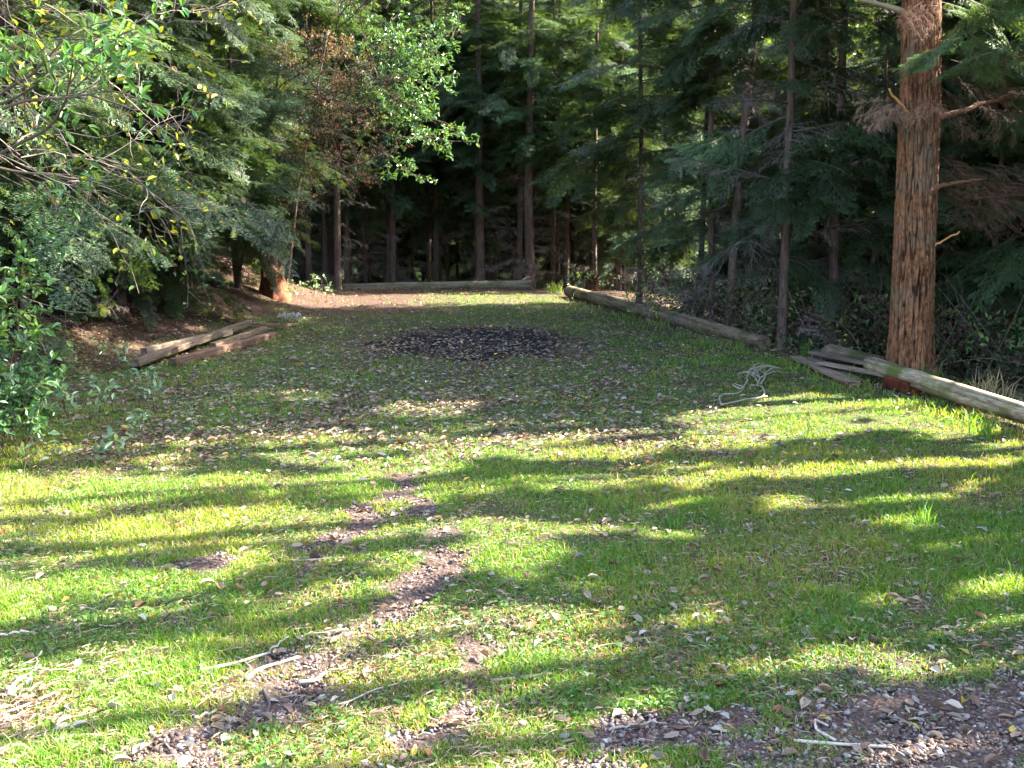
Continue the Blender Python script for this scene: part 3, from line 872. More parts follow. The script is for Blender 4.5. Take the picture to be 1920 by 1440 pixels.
    # branches and stubs
    def branch(pts, r0, r1, col, name='branch', lab=None):
        g = G(); q = [at(a, b, Yd + dY) - p for a, b, dY in pts]
        q = curve(q, 12) + r_.normal(0, .006, (12, 3))
        tube(g, q, np.linspace(r0, r1, 12), 7, col, 0, True, .15, 3)
        o = g.build(name, M['twig'], t, True)
        if lab: o['label'] = lab
    branch([(1712, 222, -.15), (1690, 198, -.32), (1664, 166, -.42)], .017, .010, (.50, .24, .09), 'branch_stub', 'broken orange stub pointing up and left')
    branch([(1750, 462, -.1), (1778, 445, -.25), (1798, 436, -.35)], .012, .008, (.50, .24, .09), 'branch_stub', 'thin pale orange stub on the right side')
    branch([(1755, 222, 0), (1800, 210, .1), (1860, 188, .3), (1960, 168, .6)], .034, .016, (.24, .12, .07), 'branch', 'thick orange brown limb reaching right')
    branch([(1715, 32, 0), (1690, 20, -.1), (1660, 8, -.2), (1610, 0, -.3), (1560, -25, -.5)], .03, .014, (.36, .28, .20), 'branch', 'pale limb reaching up and left')
    branch([(1750, 352, 0), (1775, 345, .05), (1850, 335, .2)], .03, .008, (.22, .10, .05), 'branch')
    # dead feathery twigs
    gd = G()
    def fuzz(px, py, dY, az, pit, sc, tint):
        q = at(px, py, Yd + dY) - p
        put(gd, rn.choice(FRD if sc > .3 else FRT), q, az, pit, r_.normal(0, .5), sc if sc > .3 else sc * 4, np.array(tint))
    for k in range(20):
        fuzz(1755 + r_.uniform(-5, 110), 318 + r_.uniform(-25, 80), r_.uniform(-.2, .5), r_.uniform(-.5, .6), r_.uniform(-.6, .15), r_.uniform(.3, .75), (.8, .55, .42))
    for k in range(22):
        fuzz(1750 + r_.uniform(-10, 120), 130 + r_.uniform(-60, 90), r_.uniform(-.2, .4), r_.uniform(-.6, .6), r_.uniform(-.8, .1), r_.uniform(.25, .6), (.9, .72, .55))
    for k in range(9):
        fuzz(1728 + r_.uniform(-35, 30), 195 + r_.uniform(-22, 15), -.36, r_.uniform(2.2, 5.6), r_.uniform(-1.3, -.2), r_.uniform(.07, .17), (1.6, 1.15, .8))
    for k in range(10):
        fuzz(1728 + r_.uniform(-30, 35), 10 + r_.uniform(-22, 20), -.3, r_.uniform(2.2, 5.6), r_.uniform(-1.3, -.2), r_.uniform(.08, .2), (1.5, 1.1, .8))
    for k in range(14):
        fuzz(1690 + r_.uniform(-5, 15), 200 + r_.uniform(-12, 18), -.25, r_.uniform(2.6, 3.6), r_.uniform(-.5, .1), r_.uniform(.12, .24), (1.4, 1.1, .8))
    gd.build('dead_twigs', [M['twig'], M['twig']], t)
big_fir()

# ------------------------------------------------------------------ broadleaf trees and shrubs
def grow(g, lf, start, d, length, r0, depth, r, P):
    """one wandering branch; adds its wood to g and leaf sites to lf"""
    n = max(3, int(length / P['seg']) + 1)
    pts = [np.array(start, float)]; d = np.array(d, float)
    for k in range(n):
        d = d + r.normal(0, P['wander'], 3) + np.array([0, 0, P['grav']]); d = d / np.linalg.norm(d)
        pts.append(pts[-1] + d * length / n)
    pts = np.array(pts)
    tube(g, pts, np.linspace(r0, max(r0 * .35, .0015), len(pts)), 4 if r0 < .01 else 6, np.array(P['wood']) * r.uniform(.8, 1.25), P.get('wm', 1), False)
    if depth == 0:
        for k in range(1, len(pts)):
            lf.append((pts[k], pts[k] - pts[k - 1], k / (len(pts) - 1)))
        return
    for k in range(P['kids'][depth - 1]):
        i = r.randint(max(1, int(len(pts) * .25)), len(pts))
        e = norm(r.normal(size=3)); e[2] = e[2] * .55 + .05
        dd = norm((pts[i] - pts[i - 1]) / np.linalg.norm(pts[i] - pts[i - 1]) * P['fwd'] + e)
        grow(g, lf, pts[i], dd, length * r.uniform(.35, .62), r0 * .5, depth - 1, r, P)

def leafset(g, lf, r, P):
    if not lf: return
    pos = np.array([a[0] for a in lf]); dr = norm(np.array([a[1] for a in lf])); tt = np.array([a[2] for a in lf])
    reps = P['per']
    pos = np.repeat(pos, reps, 0); dr = np.repeat(dr, reps, 0); tt = np.repeat(tt, reps)
    k = r.uniform(size=len(pos)) < P.get('prob', 1) * (.35 + .65 * tt); pos, dr, tt = pos[k], dr[k], tt[k]; n = len(pos)
    D = norm(dr * P.get('along', .5) + norm(r.normal(size=(n, 3))) + np.array([0, 0, P.get('leafg', -.1)]))
    N = norm(r.normal(0, P.get('nn', .6), (n, 3)) + np.array([0, 0, 1.]))
    L = r.uniform(*P['L'], n); pal = np.array(P['pal']); C = pal[r.choice(len(pal), n, p=P['pp'])] * r.uniform(.7, 1.3, n)[:, None]
    leaves(g, pos + r.normal(0, .012, (n, 3)), D, N, L, L * P['asp'], C, 0)

def broad(name, loc, label, cat, group, starts, P, seed, leafmat, trunkpts=None, trunk_r=.06):
    """a leafy plant: starts = list of (point, direction, length, radius) in world space"""
    r = np.random.RandomState(seed)
    loc = np.asarray(loc, float)
    t = empty(name, loc, label, cat, group)
    if trunkpts is not None:
        gt = G()
        for tp in trunkpts:
            q = curve(np.array(tp, float) - loc, 14); tube(gt, q, np.linspace(trunk_r, trunk_r * .45, 14), 9, np.array(P['wood']), 0, True, .12, seed)
        gt.build('trunk', M['twig'], t, True)
    g, lf = G(), []
    gl = G()
    for s, d, l, r0 in starts:
        grow(g, lf, np.array(s, float) - loc, norm(np.array(d, float)), l, r0, P['depth'], r, dict(P, wm=0))
    leafset(gl, lf, r, P)
    gl.build('crown' if cat == 'tree' else 'foliage', leafmat, t)
    g.build('branches' if cat == 'tree' else 'stems', M['twig'], t)
    return t

YEL = dict(seg=.10, wander=.2, grav=-.02, wood=(.13, .10, .085), kids=(4, 4), fwd=1.2, depth=2, per=2, prob=.5, L=(.045, .085), asp=.62, along=.45, leafg=.05, nn=.45,
           pal=[(.42, .42, .03), (.20, .28, .04), (.055, .12, .035), (.30, .22, .06)], pp=[.26, .22, .42, .10])
GLS = dict(seg=.10, wander=.13, grav=.01, wood=(.08, .06, .04), kids=(3, 4), fwd=1.0, depth=2, per=3, prob=1, L=(.06, .11), asp=.40, along=.6, leafg=.0, nn=.5,
           pal=[(.05, .13, .035), (.08, .19, .045), (.13, .22, .06)], pp=[.5, .35, .15])
HUK = dict(seg=.07, wander=.15, grav=.0, wood=(.07, .045, .035), kids=(5, 6), fwd=1.0, depth=2, per=3, prob=1, L=(.022, .042), asp=.5, along=.5, leafg=0, nn=.8,
           pal=[(.05, .09, .03), (.12, .14, .06), (.26, .13, .07), (.32, .12, .07)], pp=[.30, .24, .26, .20])
MAD = dict(seg=.12, wander=.13, grav=.0, wood=(.07, .045, .035), kids=(4, 5), fwd=1.0, depth=2, per=4, prob=1, L=(.07, .13), asp=.42, along=.4, leafg=-.1, nn=.6,
           pal=[(.045, .11, .04), (.08, .16, .05), (.12, .19, .07)], pp=[.45, .35, .2])

rl = np.random.RandomState(77)
# yellow-leaved alder: stems on the bank left of the frame, branches sweeping into the view
b0 = np.array([-4.6, 7.4]); b0 = np.array([b0[0], b0[1], float(terrain(*b0))])
st = []
for k in range(15):
    h = rl.uniform(1.3, 4.2)
    st.append((b0 + [rl.uniform(-.1, .2), rl.uniform(-.2, .2), h], (1.0, rl.uniform(-.25, .8), rl.uniform(-.55, .18) + (.15 if h < 2 else 0)), rl.uniform(1.3, 2.3), rl.uniform(.007, .013)))
broad('alder_tree', b0, 'alder with sparse yellow leaves on long bare twigs sweeping in at upper left', 'tree', None, st, YEL, 5, M['leaf'],
      [[b0, b0 + [.05, .1, 2], b0 + [.15, 0, 4.6]], [b0 + [.1, 0, 0], b0 + [.4, .3, 2.2], b0 + [.7, .3, 4.8]]], .07)
b1 = np.array([-5.3, 9.8]); b1 = np.array([b1[0], b1[1], float(terrain(*b1))])
st = []
for k in range(13):
    h = rl.uniform(1.2, 4.0)
    st.append((b1 + [rl.uniform(.4, 1.2), rl.uniform(-.2, .2), h], (1.0, rl.uniform(-.5, .5), rl.uniform(-.5, .2)), rl.uniform(1.2, 2.1), rl.uniform(.006, .011)))
broad('alder_tree', b1, 'second alder with yellow green leaves and pale twigs in front of the bank conifers', 'tree', None, st, YEL, 6, M['leaf'],
      [[b1, b1 + [.1, .1, 2], b1 + [.3, 0, 4.4]]], .025)

# glossy evergreen at upper left
b2 = np.array([-3.9, 6.9]); b2 = np.array([b2[0], b2[1], float(terrain(*b2))])
st = [(b2 + [rl.uniform(-.2, .3), rl.uniform(-.3, .3), rl.uniform(1.9, 3.3)], (rl.uniform(.2, 1), rl.uniform(-.6, .8), rl.uniform(-.2, .7)), rl.uniform(.8, 1.3), .014) for k in range(12)]
broad('laurel_tree', b2, 'glossy green evergreen at the upper left corner catching white glints', 'tree', None, st, GLS, 7, M['gloss'], [[b2, b2 + [.1, 0, 1.5], b2 + [.2, .1, 3.4]]], .05)

# glossy shrub at the left edge: bright upper clump
b3 = np.array([-3.78, 7.15, float(terrain(-3.78, 7.15))])
st = [(b3 + [rl.uniform(-.15, .25), rl.uniform(-.2, .2), rl.uniform(.1, .75)], (rl.uniform(-.2, .5), rl.uniform(-.4, .4), 1), rl.uniform(.4, .7), .009) for k in range(9)]
broad('rhododendron_shrub', b3, 'bright green glossy shrub cut off by the left edge of the view', 'shrub', None, st, dict(GLS, L=(.05, .085), asp=.5, pal=[(.09, .20, .04), (.16, .28, .05), (.06, .14, .04)], pp=[.4, .35, .25]), 8, M['gloss'])
b4 = gp(15, 872)
st = [(b4 + [rl.uniform(-.6, .12), rl.uniform(-.3, .5), rl.uniform(.0, .2)], (rl.uniform(-.4, .6), rl.uniform(-.5, .4), 1), rl.uniform(.3, .58), .005) for k in range(36)]
broad('salal_shrub', b4, 'low dark green leafy shrub at the left where sunlit grass begins', 'shrub', None, st, dict(GLS, L=(.045, .08), asp=.55, pal=[(.045, .11, .04), (.07, .15, .06), (.10, .18, .07)], pp=[.5, .35, .15]), 9, M['leaf'])

# small-leaved reddish huckleberry, tall
b5 = tree_at(450, 17.5)
st = []
for k in range(44):
    h = rl.uniform(1.5, 4.6)
    st.append((b5 + [rl.uniform(.8, 2.1), rl.uniform(-.3, .3), h], (rl.uniform(-.5, 1), rl.uniform(-.9, .4), rl.uniform(-.2, .6)), rl.uniform(.6, 1.0), .012))
broad('huckleberry_tree', b5, 'tall shrub of tiny leaves flushed red brown, right of the yellow alders', 'tree', 'small leaved shrubs', st, HUK, 10, M['leaf'],
      [[b5, b5 + [-.1, 0, 1.6], b5 + [.1, 0, 4.3]], [b5, b5 + [.4, 0, 1.6], b5 + [1.0, 0, 4.1]]], .03)
# light green whorled madrone overhanging the dark gap
b6 = tree_at(545, 21)
st = []
for k in range(22):
    h = rl.uniform(2.7, 5.0)
    st.append((b6 + [rl.uniform(1.2, 2.5), rl.uniform(-.5, .3), h], (rl.uniform(.1, 1), rl.uniform(-.8, .3), rl.uniform(-.35, .5)), rl.uniform(.8, 1.4), .014))
broad('madrone_tree', b6, 'madrone with clumps of light green shining leaves over the dark gap', 'tree', None, st, MAD, 12, M['gloss'],
      [[b6, b6 + [.3, 0, 2.0], b6 + [1.0, 0, 5.0]]], .035)
b7 = tree_at(1060, 28)
st = [(b7 + [rl.uniform(-.6, .9), rl.uniform(-.5, .5), rl.uniform(3, 7.5)], (rl.uniform(-1, 1), rl.uniform(-.8, .3), rl.uniform(-.3, .5)), rl.uniform(.8, 1.5), .014) for k in range(26)]
broad('maple_tree', b7, 'leafy yellow green tree showing at the top above the back log end', 'tree', None, st, dict(MAD, L=(.09, .16), asp=.6, pal=[(.12, .22, .04), (.2, .28, .05), (.08, .16, .04)], pp=[.4, .3, .3]), 13, M['leaf'],
      [[b7, b7 + [0, 0, 3], b7 + [.2, 0, 7]]], .09)

# small pale-leaved plants with a place of their own
def sprig(px, py, h, n, label, seed, P=None, name='leafy_plant', spread=.2, mat='gloss', dz=0.0):
    b = gp(px, py)
    r = np.random.RandomState(seed)
    q_ = 1 if spread > .3 else .03
    st = [(b + [r.uniform(-.6, .6) * spread * q_, r.uniform(-.6, .6) * spread * q_, dz], (r.uniform(-.5, .5), r.uniform(-.5, .3), 1), h * r.uniform(.7, 1.1), .004) for k in range(n)]
    Q = dict(GLS, depth=1, kids=(3, 3), L=(.05, .085), asp=.5, per=2, pal=[(.16, .25, .12), (.24, .32, .16), (.11, .20, .08)], pp=[.4, .3, .3]); Q.update(P or {})
    return broad(name, b, label, 'plant', None, st, Q, seed, M[mat])
sprig(228, 690, .26, 4, 'small pale leaved plant beside the dark end of the stacked timbers', 31)
sprig(238, 752, .22, 5, 'low light green sprouts in the leaf litter below the stacked timbers', 32, spread=.5)
sprig(150, 860, .22, 8, 'low leafy plant between the dark shrub and the sunlit grass', 33, spread=.6)
sprig(175, 790, .25, 7, 'leafy plant on the foot of the bank above the low dark shrub', 38, spread=.7)
sprig(580, 560, .34, 12, 'sunlit pale leaved bush beside the red stump', 34, spread=.9, name='salal_shrub')
sprig(1100, 545, .42, 10, 'pale sunlit bush just beyond the far end of the middle log', 35, spread=.8, name='salal_shrub')
sprig(1250, 600, .5, 8, 'light green leafy bush behind the far half of the middle log', 36, dict(pal=[(.2, .3, .05), (.3, .36, .06), (.1, .2, .05)]), spread=.9, name='bramble_shrub')
sprig(1905, 730, .5, 8, 'leafy bush behind the near log at the right edge of the view', 37, spread=.5, name='bramble_shrub')

# thicket of dead brush beyond the right-hand logs
def thicket():
    r = np.random.RandomState(15); g = G(); n = 0
    for k in range(750):
        px = r.uniform(1170, 2050); Yd = np.interp(px, [1050, 1435, 2050], [19.5, 12.2, 9.3]) + abs(r.normal(0, 2.2)) + .35
        x = (px - 960) / F * Yd; z = float(terrain(x, Yd))
        L = r.uniform(.35, 1.3); a = r.uniform(0, 6.28); el = r.uniform(-.05, 1.2)
        d = np.array([math.cos(a) * math.cos(el), math.sin(a) * math.cos(el), math.sin(el)])
        p0 = np.array([x, Yd, z + r.uniform(-.05, .5)])
        pts = curve([p0, p0 + d * L * .5 + r.normal(0, .06, 3), p0 + d * L + r.normal(0, .12, 3) - [0, 0, .08]], 5)
        tube(g, pts, np.linspace(.0065, .002, 5), 3, np.array((.075, .05, .04)) * r.uniform(.3, 1.8), 0, False)
    gl = 10000; px = r.uniform(1190, 2080, gl); Yd = np.interp(px, [1050, 1435, 2050], [19.8, 12.6, 9.8]) + np.abs(r.normal(0, 2.5, gl))
    x = (px - 960) / F * Yd; z = terrain(x, Yd) + r.uniform(.02, .8, gl)
    L = r.uniform(.04, .09, gl)
    leaves(g, np.stack([x, Yd, z], 1), r.normal(size=(gl, 3)), r.normal(size=(gl, 3)) + [0, 0, 1], L, L * .5,
           np.array([(.06, .12, .03), (.12, .17, .04), (.10, .06, .04)])[r.choice(3, gl, p=[.45, .15, .4])] * r.uniform(.5, 1.2, gl)[:, None])
    tag(g.build('undergrowth', M['dry']), 'tangle of dead brush and small leaves beyond the right hand logs', 'undergrowth', None, 'stuff')
thicket()

# ------------------------------------------------------------------ logs and timbers
def log_thing(label, p0, p1, r0, r1, mat='log', group='logs bordering the clearing', seed=0, sag=0.0, sides=28, tint=1.0, ragged=0):
    """lying log; p0, p1 are axis ends"""
    p0 = np.array(p0, float); p1 = np.array(p1, float); L = np.linalg.norm(p1 - p0)
    dirv = (p1 - p0) / L
    t = empty('log', p0, label, 'log', group)
    t.rotation_euler = Vector(dirv).to_track_quat('X', 'Z').to_euler()
    n = max(40, int(L * 22)); xs = np.linspace(0, L, n)
    pts = np.stack([xs, .03 * (noise2(xs * .6, xs * 0 + seed, 4) - .5) * 2, .02 * (noise2(xs * .5, xs * 0 + seed, 5) - .5) - sag * np.sin(xs / L * math.pi)], 1)
    rad = np.interp(xs, [0, L], [r0, r1])
    th = np.linspace(0, 2 * math.pi, sides, endpoint=False)
    T, Xs = np.meshgrid(th, xs)
    crack = noise3(np.cos(T) * 4, np.sin(T) * 4, Xs * .5, seed + 3); crack = 1 - np.clip(np.abs(crack - .5) * 14, 0, 1)
    lump = noise3(np.cos(T) * 1.2, np.sin(T) * 1.2, Xs * 1.5, seed + 4) - .5
    fine = noise3(np.cos(T) * 8, np.sin(T) * 8, Xs * 4, seed + 6) - .5
    R = rad[:, None] * (1 + .10 * lump + .05 * fine - .10 * crack)
    if ragged:
        e = np.clip((ragged - Xs) / ragged, 0, 1); R = R * (1 - e * (.15 + .75 * noise3(np.cos(T) * 3, np.sin(T) * 3, Xs * 6, seed + 8)))
    v = np.stack([Xs + 0 * R, pts[:, 1:2] + np.cos(T) * R, pts[:, 2:3] + np.sin(T) * R], -1).reshape(-1, 3)
    i = np.arange(n - 1)[:, None] * sides; j = np.arange(sides)[None]; j2 = (j + 1) % sides
    A, B, C, D = i + j, i + j2, i + sides + j2, i + sides + j
    f = np.stack([np.stack([A, B, C], -1), np.stack([A, C, D], -1)], 2).reshape(-1, 3)
    cc = (1 - .6 * crack)[..., None] * np.ones(3) * (.75 + .5 * noise3(np.cos(T) * 2, np.sin(T) * 2, Xs * 1.2, seed + 9))[..., None] * np.array(tint)
    g = G(); g.add(v, f, cc.reshape(-1, 3)); g.build('log_body', M[mat], t, True)
    for q, (k, x, rr_) in enumerate(((0, 0, r0), (n - 1, L, r1))):
        g = G(); ring = v.reshape(n, sides, 3)[k]; c = ring.mean(0) + [(-.006 if k == 0 else .006), 0, 0]
        vv = [ring]; 
        for s in (.66, .33): vv.append(c + (ring - c) * s + np.array([.004 * (-1) ** int(s * 10), 0, 0]))
        vv = np.concatenate(vv + [c[None]]); ff = []
        for a in range(2):
            for jj in range(sides):
                j3 = (jj + 1) % sides; A_, B_, C_, D_ = a * sides + jj, a * sides + j3, (a + 1) * sides + j3, (a + 1) * sides + jj
                ff += [(A_, B_, C_), (A_, C_, D_)]
        for jj in range(sides): ff.append((2 * sides + jj, 2 * sides + (jj + 1) % sides, 3 * sides))
        col = np.concatenate([np.full((sides, 3), .55), np.full((sides, 3), .9), np.full((sides, 3), .6), np.full((1, 3), .45)]) * np.array(tint)
        g.add(vv, ff, col); g.build('cut_end', M['plank'], t, True)
    return t

def on(px, py, r):
    """axis point of a round log whose lower edge shows at this pixel"""
    b = gp(px, py); b = b + np.array([0, r * .7, 0]); b[2] = float(terrain(b[0], b[1])) + r * .86
    return b
def on_y(px, Yd, r, up=0.0):
    b = at(px, 520, Yd); b[2] = float(terrain(b[0], b[1])) + r * .86 + up
    return b
log_thing('weathered grey log lying straight across the far end of the clearing', on_y(540, 26.0, .125), on_y(997, 24.0, .12), .125, .12, seed=1, tint=(1.0, .95, .8), sag=.0)
log_thing('long brown log slanting along the right side between the back log and the plank heap', on(1066, 556, .12), on(1434, 657, .10), .125, .10, seed=2, tint=(.85, .72, .58))
# near log: one end by the plank heap, the other out of view
pa, pb = on(1560, 702, .15), on(1640, 722, .15)
e0 = on(1628, 712, .08); e0[2] += .09
e1 = on(1925, 806, .08); e1[2] += .05
dd = (e1 - e0) / np.linalg.norm(e1 - e0)
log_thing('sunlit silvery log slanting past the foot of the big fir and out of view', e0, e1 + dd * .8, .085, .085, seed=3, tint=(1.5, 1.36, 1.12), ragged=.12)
q0 = on(1545, 686, .09); q0[2] += .08
q1 = on(1660, 713, .08); q1[2] += .08; q1[1] += .12
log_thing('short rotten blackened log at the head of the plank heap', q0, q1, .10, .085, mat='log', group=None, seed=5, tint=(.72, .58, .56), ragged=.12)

def beam(name, label, pts, w, h, group, tint=1.0, seed=0, end=True, mat='plank', cat='timber'):
    """squared timber along a line, roughened"""
    p0, p1 = np.array(pts[0], float), np.array(pts[1], float)
    L = np.linalg.norm(p1 - p0); d = (p1 - p0) / L
    t = link(name, None) if False else None
    n = max(14, int(L * 16)); xs = np.linspace(0, L, n)
    prof = []
    k = 5
    for a, b in (((-1, -1), (1, -1)), ((1, -1), (1, 1)), ((1, 1), (-1, 1)), ((-1, 1), (-1, -1))):
        for q in range(k):
            s = q / k; prof.append((a[0] * (1 - s) + b[0] * s, a[1] * (1 - s) + b[1] * s))
    prof = np.array(prof); prof = np.sign(prof) * np.minimum(np.abs(prof), 1) ; 
    cr = np.abs(prof[:, 0] * prof[:, 1]) > .9; prof = np.where(cr[:, None], prof * .93, prof)
    m = len(prof); Xs = np.repeat(xs[:, None], m, 1)
    jit = 1 + .10 * (noise3(prof[None, :, 0] * 3 + seed, prof[None, :, 1] * 3, Xs * 5, seed) - .5)
    yy = prof[None, :, 0] * w / 2 * jit; zz = prof[None, :, 1] * h / 2 * jit
    Xs = Xs + np.where((np.arange(n) == 0)[:, None], -1, 0) * .03 * noise3(prof[None, :, 0] * 4, prof[None, :, 1] * 4, Xs * 0, seed + 1) + np.where((np.arange(n) == n - 1)[:, None], 1, 0) * .05 * noise3(prof[None, :, 0] * 4, prof[None, :, 1] * 4, Xs * 0, seed + 2)
    v = np.stack([Xs, yy, zz], -1).reshape(-1, 3)
    i = np.arange(n - 1)[:, None] * m; j = np.arange(m)[None]; j2 = (j + 1) % m
    A, B, C, D = i + j, i + j2, i + m + j2, i + m + j
    f = np.stack([np.stack([A, B, C], -1), np.stack([A, C, D], -1)], 2).reshape(-1, 3)
    v = np.vstack([v, [0, 0, 0], [L, 0, 0]]); a0, a1 = len(v) - 2, len(v) - 1
    jj = np.arange(m); j3 = (jj + 1) % m
    f = np.vstack([f, np.stack([j3, jj, np.full(m, a0)], 1), np.stack([jj + (n - 1) * m, j3 + (n - 1) * m, np.full(m, a1)], 1)])
    cc = (.8 + .4 * noise3(v[:, 1] * 20, v[:, 2] * 20, v[:, 0] * 2, seed + 5))[:, None] * np.array(tint)
    g = G(); g.add(v, f, cc * np.ones((1, 3)))
    o = g.build(name, M[mat]); o.location = p0; o.rotation_euler = Vector(d).to_track_quat('X', 'Z').to_euler()
    return tag(o, label, cat, group)

def gq(px, py, up):
    b = gp(px, py); b[2] += up; return b
grp = 'squared timbers stacked on the left bank'
beam('timber', 'long pale squared timber resting on top of the stack on the left bank', [gq(255, 694, .08), gq(466, 626, .15)], .105, .075, grp, (.66, .60, .52), 1)
beam('timber', 'lower reddish brown squared timber nearest the grass', [gq(325, 688, .045), gq(510, 636, .05)], .10, .09, grp, (.62, .45, .38), 2)
beam('timber', 'worn timber squeezed between the top timber and the lower reddish timber', [gq(400, 662, .09), gq(496, 632, .11)], .08, .07, grp, (.7, .6, .5), 3)
beam('timber', 'thin grey timber behind the long pale timber', [gq(272, 672, .08), gq(430, 640, .12)], .09, .08, grp, (.9, .85, .75), 4)
beam('pole', 'thin dark pole lying off the far end of the stacked timbers', [gq(452, 628, .10), gq(556, 612, .03)], .045, .045, grp, (.5, .42, .36), 5, cat='pole')
grp = 'planks heaped at the rotten end of the near log'
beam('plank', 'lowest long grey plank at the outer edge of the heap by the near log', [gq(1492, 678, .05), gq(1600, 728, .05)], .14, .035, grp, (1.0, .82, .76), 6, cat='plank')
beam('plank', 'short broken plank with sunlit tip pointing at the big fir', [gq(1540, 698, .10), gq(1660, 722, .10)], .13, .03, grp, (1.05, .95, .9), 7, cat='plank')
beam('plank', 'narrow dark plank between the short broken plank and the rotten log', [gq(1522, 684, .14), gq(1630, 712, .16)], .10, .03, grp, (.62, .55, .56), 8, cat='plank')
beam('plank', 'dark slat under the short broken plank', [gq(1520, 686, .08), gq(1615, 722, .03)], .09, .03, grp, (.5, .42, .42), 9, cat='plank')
beam('wood_block', 'rust red rotten block in the gap under the near log', [gq(1668, 728, .07), gq(1712, 740, .07)], .13, .12, None, (.4, .3, .28), 10, mat='rot', cat='wood block')

# red rotten stump
def stump(px, py, h, label, rad=.17, seed=0):
    b = gp(px, py)
    g = G(); n, s = 26, 40
    z = np.linspace(-.15, h, n); th = np.linspace(0, 6.2832, s, endpoint=False); T, Zz = np.meshgrid(th, z)
    R = rad * (1.1 - .25 * Zz / h) * (1 + .45 * (noise3(np.cos(T) * 2, np.sin(T) * 2, Zz * 1.5, seed) - .5) + .3 * (noise3(np.cos(T) * 6, np.sin(T) * 6, Zz * 3, seed + 1) - .5)) + .08 * np.exp(-np.clip(Zz, 0, 9) * 8)
    zt = Zz + np.where(Zz > h * .8, (noise3(np.cos(T) * 4, np.sin(T) * 4, 0 * T, seed + 2) - .5) * h * .9, 0)
    v = np.stack([np.cos(T) * R, np.sin(T) * R, zt], -1).reshape(-1, 3)
    i = np.arange(n - 1)[:, None] * s; j = np.arange(s)[None]; j2 = (j + 1) % s
    f = np.stack([np.stack([i + j, i + j2, i + s + j2], -1), np.stack([i + j, i + s + j2, i + s + j], -1)], 2).reshape(-1, 3)
    v = np.vstack([v, [0, 0, h * .6]]); jj = np.arange(s) + (n - 1) * s
    f = np.vstack([f, np.stack([jj, (jj - (n - 1) * s + 1) % s + (n - 1) * s, np.full(s, len(v) - 1)], 1)])
    c = np.where(noise3(v[:, 0] * 9, v[:, 1] * 9, v[:, 2] * 5, seed)[:, None] > .5, .75, .25) * np.ones((1, 3))
    g.add(v, f, c); o = g.build('stump', M['rot'], smooth=True); o.location = b
    return tag(o, label, 'stump')
stump(512, 556, .42, 'rotten rust red stump at the foot of the left bank', .20, 3)
stump(1112, 545, .35, 'small dark reddish stump under the pale bush beyond the middle log', .12, 6)

# crumpled white paper
g = G(); r = np.random.RandomState(1)
for k in range(3):
    n = 9; u, v_ = np.meshgrid(np.linspace(-1, 1, n), np.linspace(-1, 1, n)); c0 = np.array([(k - 1) * .13, r.uniform(-.08, .08), .0])
    z = .12 * noise2(u * 2.5 + k * 9, v_ * 2.5, k) + .05 * noise2(u * 7, v_ * 7, k)
    vv = np.stack([u * .06 + c0[0], v_ * .05 + c0[1], z * .9], -1).reshape(-1, 3)
    ii = (np.arange(n - 1)[:, None] * n + np.arange(n - 1)).ravel()
    g.add(vv, np.concatenate([np.stack([ii, ii + 1, ii + n + 1], 1), np.stack([ii, ii + n + 1, ii + n], 1)]), (.40, .37, .33))
o = g.build('paper', M['stone']); o.location = gp(545, 602) + np.array([0, 0, .01])
tag(o, 'crumpled white paper at the foot of the bank between the stump and the timbers', 'litter')

# tangled pale hose / vine on the grass
def pxline(name, label, pts, r0, r1, col, cat, group=None, sides=6, n=None, mat='twig', rough=.12):
    """pts: (px, py, height above the ground); a stick or a hose following the ground"""
    q = []
    for a, b, h in pts:
        p = gp(a, b + 0) if h < .03 else None
        if p is None:
            # raised point: stands at the distance of the first ground point
            base = q[-1] if q else gp(*pts[1][:2])
            p = at(a, b, base[1])
        else: p = p + [0, 0, h + .014]
        q.append(p)
    n = n or max(6, len(pts) * 5)
    q = curve(q, n) if len(pts) > 2 else curve(q, n) + np.random.RandomState(abs(int(pts[0][0]))).normal(0, .004, (n, 3))
    g = G(); c = q[0].copy(); tube(g, q - c, np.linspace(r0, r1, n), sides, col, 0, True, rough, abs(int(pts[0][1])), 30)
    o = g.build(name, M[mat], smooth=True); o.location = c
    return tag(o, label, cat, group)
hose = [(1438, 745), (1395, 752), (1352, 762), (1348, 748), (1356, 740), (1372, 742), (1388, 738), (1395, 728), (1378, 722), (1372, 730), (1390, 735), (1402, 722), (1399, 712), (1405, 702), (1420, 698), (1434, 705),
        (1434, 716), (1424, 724), (1416, 718), (1410, 706), (1418, 703), (1425, 716), (1418, 728), (1428, 732), (1434, 738), (1430, 746), (1410, 752), (1404, 750)]
pts = []
rh = np.random.RandomState(9)
for k, (a, b) in enumerate(hose):
    p = gp(a, b + 4); p[2] += .022 + (.05 * abs(math.sin(k * 1.3)) if 8 < k < 24 else .01); pts.append(p)
q = curve(pts, 150); g = G(); tube(g, q - q[0], .0075, 7, (.27, .235, .18), 0, True, .25, 1)
t = empty('vine_bundle', q[0], 'tangled pale grey bundle of looped vine lying on the shaded grass', 'vine')
g.build('main_vine', M['twig'], t, True)
for k in range(9):
    p0 = pts[rh.randint(7, 22)] - q[0]; L = rh.uniform(.15, .42); a = rh.choice([.2, 3.0]) + rh.normal(0, .35)
    pp = curve([p0, p0 + np.array([math.cos(a) * L * .5, math.sin(a) * L * .5, .07]), p0 + np.array([math.cos(a) * L, math.sin(a) * L, .02 - p0[2] * 0])], 8)
    g = G(); tube(g, pp, np.linspace(.007, .003, 8), 5, (.25, .21, .16), 0, True, .1, k); g.build('side_shoot', M['twig'], t, True)

